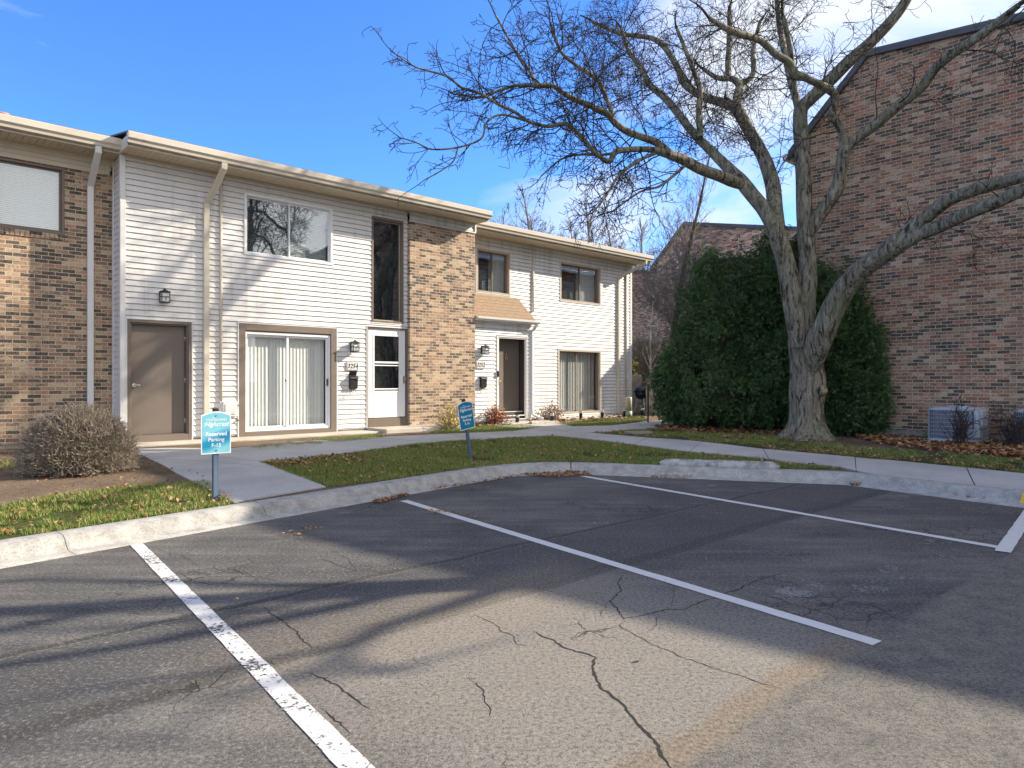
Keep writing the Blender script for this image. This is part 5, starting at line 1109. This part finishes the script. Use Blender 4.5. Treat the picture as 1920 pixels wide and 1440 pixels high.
def sign(base, yaw, roll, num, face, label, hp, zc):
    t = thing('parking_sign', base, label, 'sign', yaw, 'reserved parking signs'); t.rotation_euler = (0, roll, yaw)
    g = MB(); g.prism([(0, 0)]*0 or [(-.022, -.1), (.022, -.1), (.022, hp), (-.022, hp)], .004, .009); g.box(-.024, -.019, .004, .026, -.1, hp); g.box(.019, .024, .004, .026, -.1, hp)
    g.box(-.034, -.024, .021, .026, -.1, hp); g.box(.024, .034, .021, .026, -.1, hp); g.build('post', M['post'], t)
    g = MB(); g.box(-.03, .03, -.004, .03, hp-.01, hp+.035, .008); g.build('post_cap', M['black'], t)
    w, h = .1525, .2225
    def outline(k):
        p = [(-w+k, -h+k), (w-k, -h+k), (w-k, h-k-.035)]
        for i in range(1, 12): a = i/12; p.append((w-k-2*(w-k)*a, h-k-.035+.035*math.sin(math.pi*a)))
        return p+[(-w+k, h-k-.035)]
    pl = thing('tmp', (0, 0, 0), '', ''); bpy.data.objects.remove(pl)
    g = MB(); g.prism([(x, z) for x, z in outline(0)], -.003, .002); P = g.build('panel', M['sign_white'], t); P.location = (0, -.004, zc)
    g = MB(); g.prism([(x, z) for x, z in outline(.011)], -.0045, -.0032); f = g.build('face', M[face], P)
    for body, z, sz, sh, bd, sx in (('The', .158, .026, .3, 0, 1), ('TOWNHOMES', .133, .036, .0, .0, .92), ('at', .098, .022, .3, 0, 1), ('Highcrest', .088, .066, .42, .001, .95), ('Reserved', -.015, .058, 0, .0013, 1), ('Parking', -.075, .056, 0, .0006, 1), (num, -.135, .056, 0, .0009, 1)):
        x = -.115 if body == 'at' else (-.0 if body != 'The' else -.03)
        text_mesh(body, sz, M['sign_white'], 'lettering', P, (x, -.0048, z), sh, .0006, bd, sx)
    g = MB()
    for z in (.178, -.185): g.lathe([(.009, 0), (.009, .004), (.0, .006)], (0, 0, 0), 12); break
    for z in (.180, -.188): g.tube([(0, -.004, z), (0, -.010, z)], .009, 12)
    g.build('bolt', M['chrome'], P)
b1 = G(405, 938); sign((b1[0], b1[1], float(gz(*b1))), TH-.02, 0.0, 'F-15', 'sign_a', 'sunlit pale blue reserved parking sign F-15 on a steel post by the walkway', .935, .715)
b2 = G(884, 861); sign((b2[0], b2[1], float(gz(*b2))), TH, -.16, 'F-16', 'sign_b', 'shaded leaning dark blue reserved parking sign F-16 on the lawn island', .94, .715)
# path lights
pl = [(969, 796), (1035, 793), (1089, 787), (1129, 785), (1171, 782), (1204, 780)]
pll = ['black path light in front of the red shrub, leftmost of six', 'black path light in front of the tan shrub', 'black path light in front of the far patio door', 'black path light at the right edge of the far patio door', 'black path light in front of the green utility pedestal', 'black path light under the kettle grill']
proto = None
for (x, y), lb in zip(pl, pll):
    q = gpos(x, y)
    if proto is None:
        proto = thing('path_light', q, lb, 'path light', group='solar path lights along the bed'); g = MB(); g.lathe([(.010, -.05), (.010, .02), (.048, .02), (.052, .19), (.052, .195)], (0, 0, 0), 20); g.build('body', M['black'], proto)
        g = MB(); g.lathe([(.046, .195), (.046, .235)], (0, 0, 0), 20); g.build('lens', M['frost'], proto); g = MB(); g.lathe([(.060, .235), (.060, .25), (.03, .262), (0, .265)], (0, 0, 0), 20); g.build('cap', M['chrome'], proto)
    else:
        o = proto.copy(); COL.objects.link(o); o.location = q; o['label'] = lb
        for ch in proto.children: c = ch.copy(); COL.objects.link(c); c.parent = o
proto.rotation_euler = (0, .10, 0)
# air conditioners
def ac(s, b, label, copy=None):
    if copy:
        t = copy.copy(); COL.objects.link(t); t.location = wpt(s, b, .27); t['label'] = label
        for ch in copy.children: c = ch.copy(); COL.objects.link(c); c.parent = t
        return t
    t = thing('air_conditioner', wpt(s, b, .27), label, 'air conditioner', math.atan2(-.734, .679), 'air conditioners by the brick wall')
    w, h = .42, .62; M['ac'] = weathered('grey_metal', (.42, .44, .48), .45, .06, 3); M['fin'] = mat('coil_fins', (.13, .14, .15), .6)
    def rr(k, r=.12, n=5):
        P = []
        for cx, cy, a0 in ((w-k-r, w-k-r, 0), (-w+k+r, w-k-r, 90), (-w+k+r, -w+k+r, 180), (w-k-r, -w+k+r, 270)):
            for i in range(n+1): a = math.radians(a0+90*i/n); P.append((cx+r*math.cos(a), cy+r*math.sin(a)))
        return P
    def ext(g, P, z0, z1): n = len(P); g.add([(x, y, z0) for x, y in P]+[(x, y, z1) for x, y in P], [tuple(range(n-1, -1, -1)), tuple(range(n, 2*n))]+[(i, (i+1) % n, n+(i+1) % n, n+i) for i in range(n)])
    g = MB(); ext(g, rr(.03), .03, h-.03); g.build('coil', M['fin'], t)
    g = MB(); ext(g, rr(0), .0, .05); ext(g, rr(0), h-.045, h-.01); ext(g, rr(.06), h-.01, h+.004); ext(g, rr(.25), h+.004, h+.03)
    g.build('casing', M['ac'], t)
    g = MB(); P = rr(.008)
    for i, (x, y) in enumerate(P):
        x2, y2 = P[(i+1) % len(P)]; L = math.hypot(x2-x, y2-y); n = max(1, int(L/.022))
        for j in range(n): u = j/n; cx, cy = x+(x2-x)*u, y+(y2-y)*u; g.box(cx-.0022, cx+.0022, cy-.0022, cy+.0022, .05, h-.045)
    for z in np.linspace(.05, h-.045, 8)[1:-1]: ext(g, rr(.004), z-.005, z+.005) if 0 else None
    for z in np.linspace(.05, h-.045, 8)[1:-1]:
        for i, (x, y) in enumerate(P): x2, y2 = P[(i+1) % len(P)]; g.tube([(x, y, z), (x2, y2, z)], .006, 4)
    g.build('grille', M['ac'], t)
    g = MB(); g.box(.22, w+.02, -w-.012, -.15, .05, h-.04, .05); g.box(w-.005, w+.06, -w+.02, -.05, .25, h-.03, .02); g.build('service_panel', M['ac'], t)
    g = MB(); g.box(.335, .352, -w-.018, -w-.010, .25, h-.07); g.build('cable', M['black'], t)
    g = MB(); g.box(-w-.04, w+.06, -w-.04, w+.04, -.10, -.0, .01); g.build('pad', M['found'], t); return t
a1 = ac(11.52, -10.08, 'grey box air conditioner with wire grille behind the thin dark shrub'); ac(11.50, -11.42, 'second grey air conditioner cut by the right edge of the photo', a1)
# wheel stop
q0, q1 = G(1240, 873), G(1468, 880); ctr = (q0+q1)/2+np.array((0, .12)); L = np.linalg.norm(q1-q0); yw = math.atan2(q1[1]-q0[1], q1[0]-q0[0])
t = thing('wheel_stop', (ctr[0], ctr[1], float(gz(*ctr))-.01), 'grey speckled concrete wheel stop lying on the lawn behind the kerb', 'wheel stop', yw); g = MB(); k = 40; vs = []; pr = [(-.09, 0), (-.088, .05), (-.06, .09), (-.03, .10), (.03, .10), (.06, .09), (.088, .05), (.09, 0)]
for i in range(k+1):
    x = -L/2+L*i/k; e = min(1, .55+min(i, k-i)*.2)
    for (y, z) in pr: vs.append((x, y*e+.004*noise.noise(Vector((x*9, y*30, z*20))), z*e+.008*noise.noise(Vector((x*12, y*20, 3)))))
n_ = len(pr); g.add(vs, [(i*n_+j, i*n_+j+1, (i+1)*n_+j+1, (i+1)*n_+j) for i in range(k) for j in range(n_-1)]+[tuple(range(n_)), tuple(range((k+1)*n_-1, k*n_-1, -1))], True); M['stop'] = concrete('lichen_concrete', (.46, .46, .43), (.16, .165, .16), 9, .5); g.build('block', M['stop'], t)
# storm drain
d0 = gpos(1197, 815.5); t = thing('storm_drain', d0, 'striped cast iron storm drain grate in the lawn by the path', 'drain', .25); g = MB(); g.box(-.36, .36, -.24, .24, .0, .02, .004); g.build('pit', M['black'], t)
g = MB(); frame_z = [(-.38, -.32), (.32, .38)]
for a, b in frame_z: g.box(a, b, -.27, .27, .0, .045, .006)
for y in (-.27, .22): g.box(-.38, .38, y, y+.05, .0, .044, .006)
for i in range(7): x = -.27+i*.09; g.box(x-.014, x+.014, -.24, .24, .02, .042, .004)
g.build('grate', weathered('cast_iron', (.30, .27, .24), .7, .2, 8), t); t.scale = (.68, .62, 1); t.location.z += .028
# utility pedestal, grill, walls, gate post
q = wp(1178, 775, 22.3); z0 = float(gz(q[0], q[1])); t = thing('utility_pedestal', (q[0], q[1], z0), 'pale green cylindrical utility pedestal at the end townhouse corner', 'pedestal'); g = MB(); g.lathe([(.125, -.05), (.125, .20)], (0, 0, 0), 24); g.build('base', weathered('green_plastic', (.25, .30, .20), .5), t); g = MB(); g.lathe([(.118, .20), (.118, .62), (.105, .645), (.0, .655)], (0, 0, 0), 24); g.build('cover', weathered('beige_green_plastic', (.42, .41, .30), .5), t)
q = wp(1203, 775, 24.0); z0 = float(gz(q[0], q[1])); t = thing('kettle_grill', (q[0], q[1], z0), 'black kettle grill on white legs beside the tan wall', 'grill')
g = MB(); g.lathe([(.05, .52), (.16, .57), (.24, .68), (.27, .78), (.26, .78), (.02, .76)], (0, 0, 0), 24); g.build('bowl', M['black'], t); g = MB(); g.lathe([(.275, .78), (.25, .88), (.15, .95), (.0, .965)], (0, 0, 0), 24); g.tube([(-.05, 0, .96), (-.05, 0, 1.0), (.05, 0, 1.0), (.05, 0, .96)], .012, 6); g.build('lid', M['black'], t)
for a in (math.pi*.9, math.pi*1.6, math.pi*.3): g = MB(); g.tube([(.14*math.cos(a), .14*math.sin(a), .60), (.27*math.cos(a), .27*math.sin(a), .0)], .018, 8); g.build('leg', M['alu_white'], t)
g = MB(); g.lathe([(.16, .30), (.17, .31), (.0, .315)], (0, 0, 0), 20); g.build('ash_pan', M['chrome'], t); g = MB(); g.tube([(.27, 0, .74), (.36, 0, .74), (.36, .1, .74), (.27, .1, .74)], .012, 6); g.build('handle', M['black'], t)
g = MB(); wl = [wp(1172, 700, 25.6), wp(1206, 700, 25.2)]; t = thing('garden_wall', (wl[0][0], wl[0][1], .2), 'rough tan stucco garden wall behind the kettle grill', 'wall'); g.box(0, wl[1][0]-wl[0][0], -.08, .08, -.1, 1.42, .02); w_ = g.build('panel', M['stucco'], t); t.rotation_euler = (0, 0, -.3)
q = wp(1222, 700, 23.4); t = thing('garden_wall', (q[0], q[1], .2), 'free standing tan stucco wall end between the gate post and the evergreens', 'wall'); t.rotation_euler = (0, 0, TH+.2); g = MB(); g.box(-.17, .17, -.15, .15, -.1, 1.30, .02); g.box(.17, 2.2, -.09, .09, -.1, 1.25, .02); g.build('panel', M['stucco'], t)
q = G(1215, 793); t = thing('gate_post', (q[0], q[1], .2), 'thin black metal post with a side bar at the path by the evergreens', 'post'); g = MB(); g.box(-.02, .02, -.02, .02, -.1, 1.05, .004); g.build('post', M['black'], t); g = MB(); g.tube([(.0, 0, 1.0), (.45, .1, 1.0)], .015, 8); g.build('bar', M['black'], t)
# dry grass tuft in the kerb
twig_ball(tuple(G(108, 1022, True))+(.03,), .07, .10, 40, M['twig_tan'], 'dry_tuft', 'small dry straw tuft lying against the sunlit kerb', 51, .0015, up=.2, kids=4); bpy.data.objects['dry_tuft']['category'] = 'dry weed'
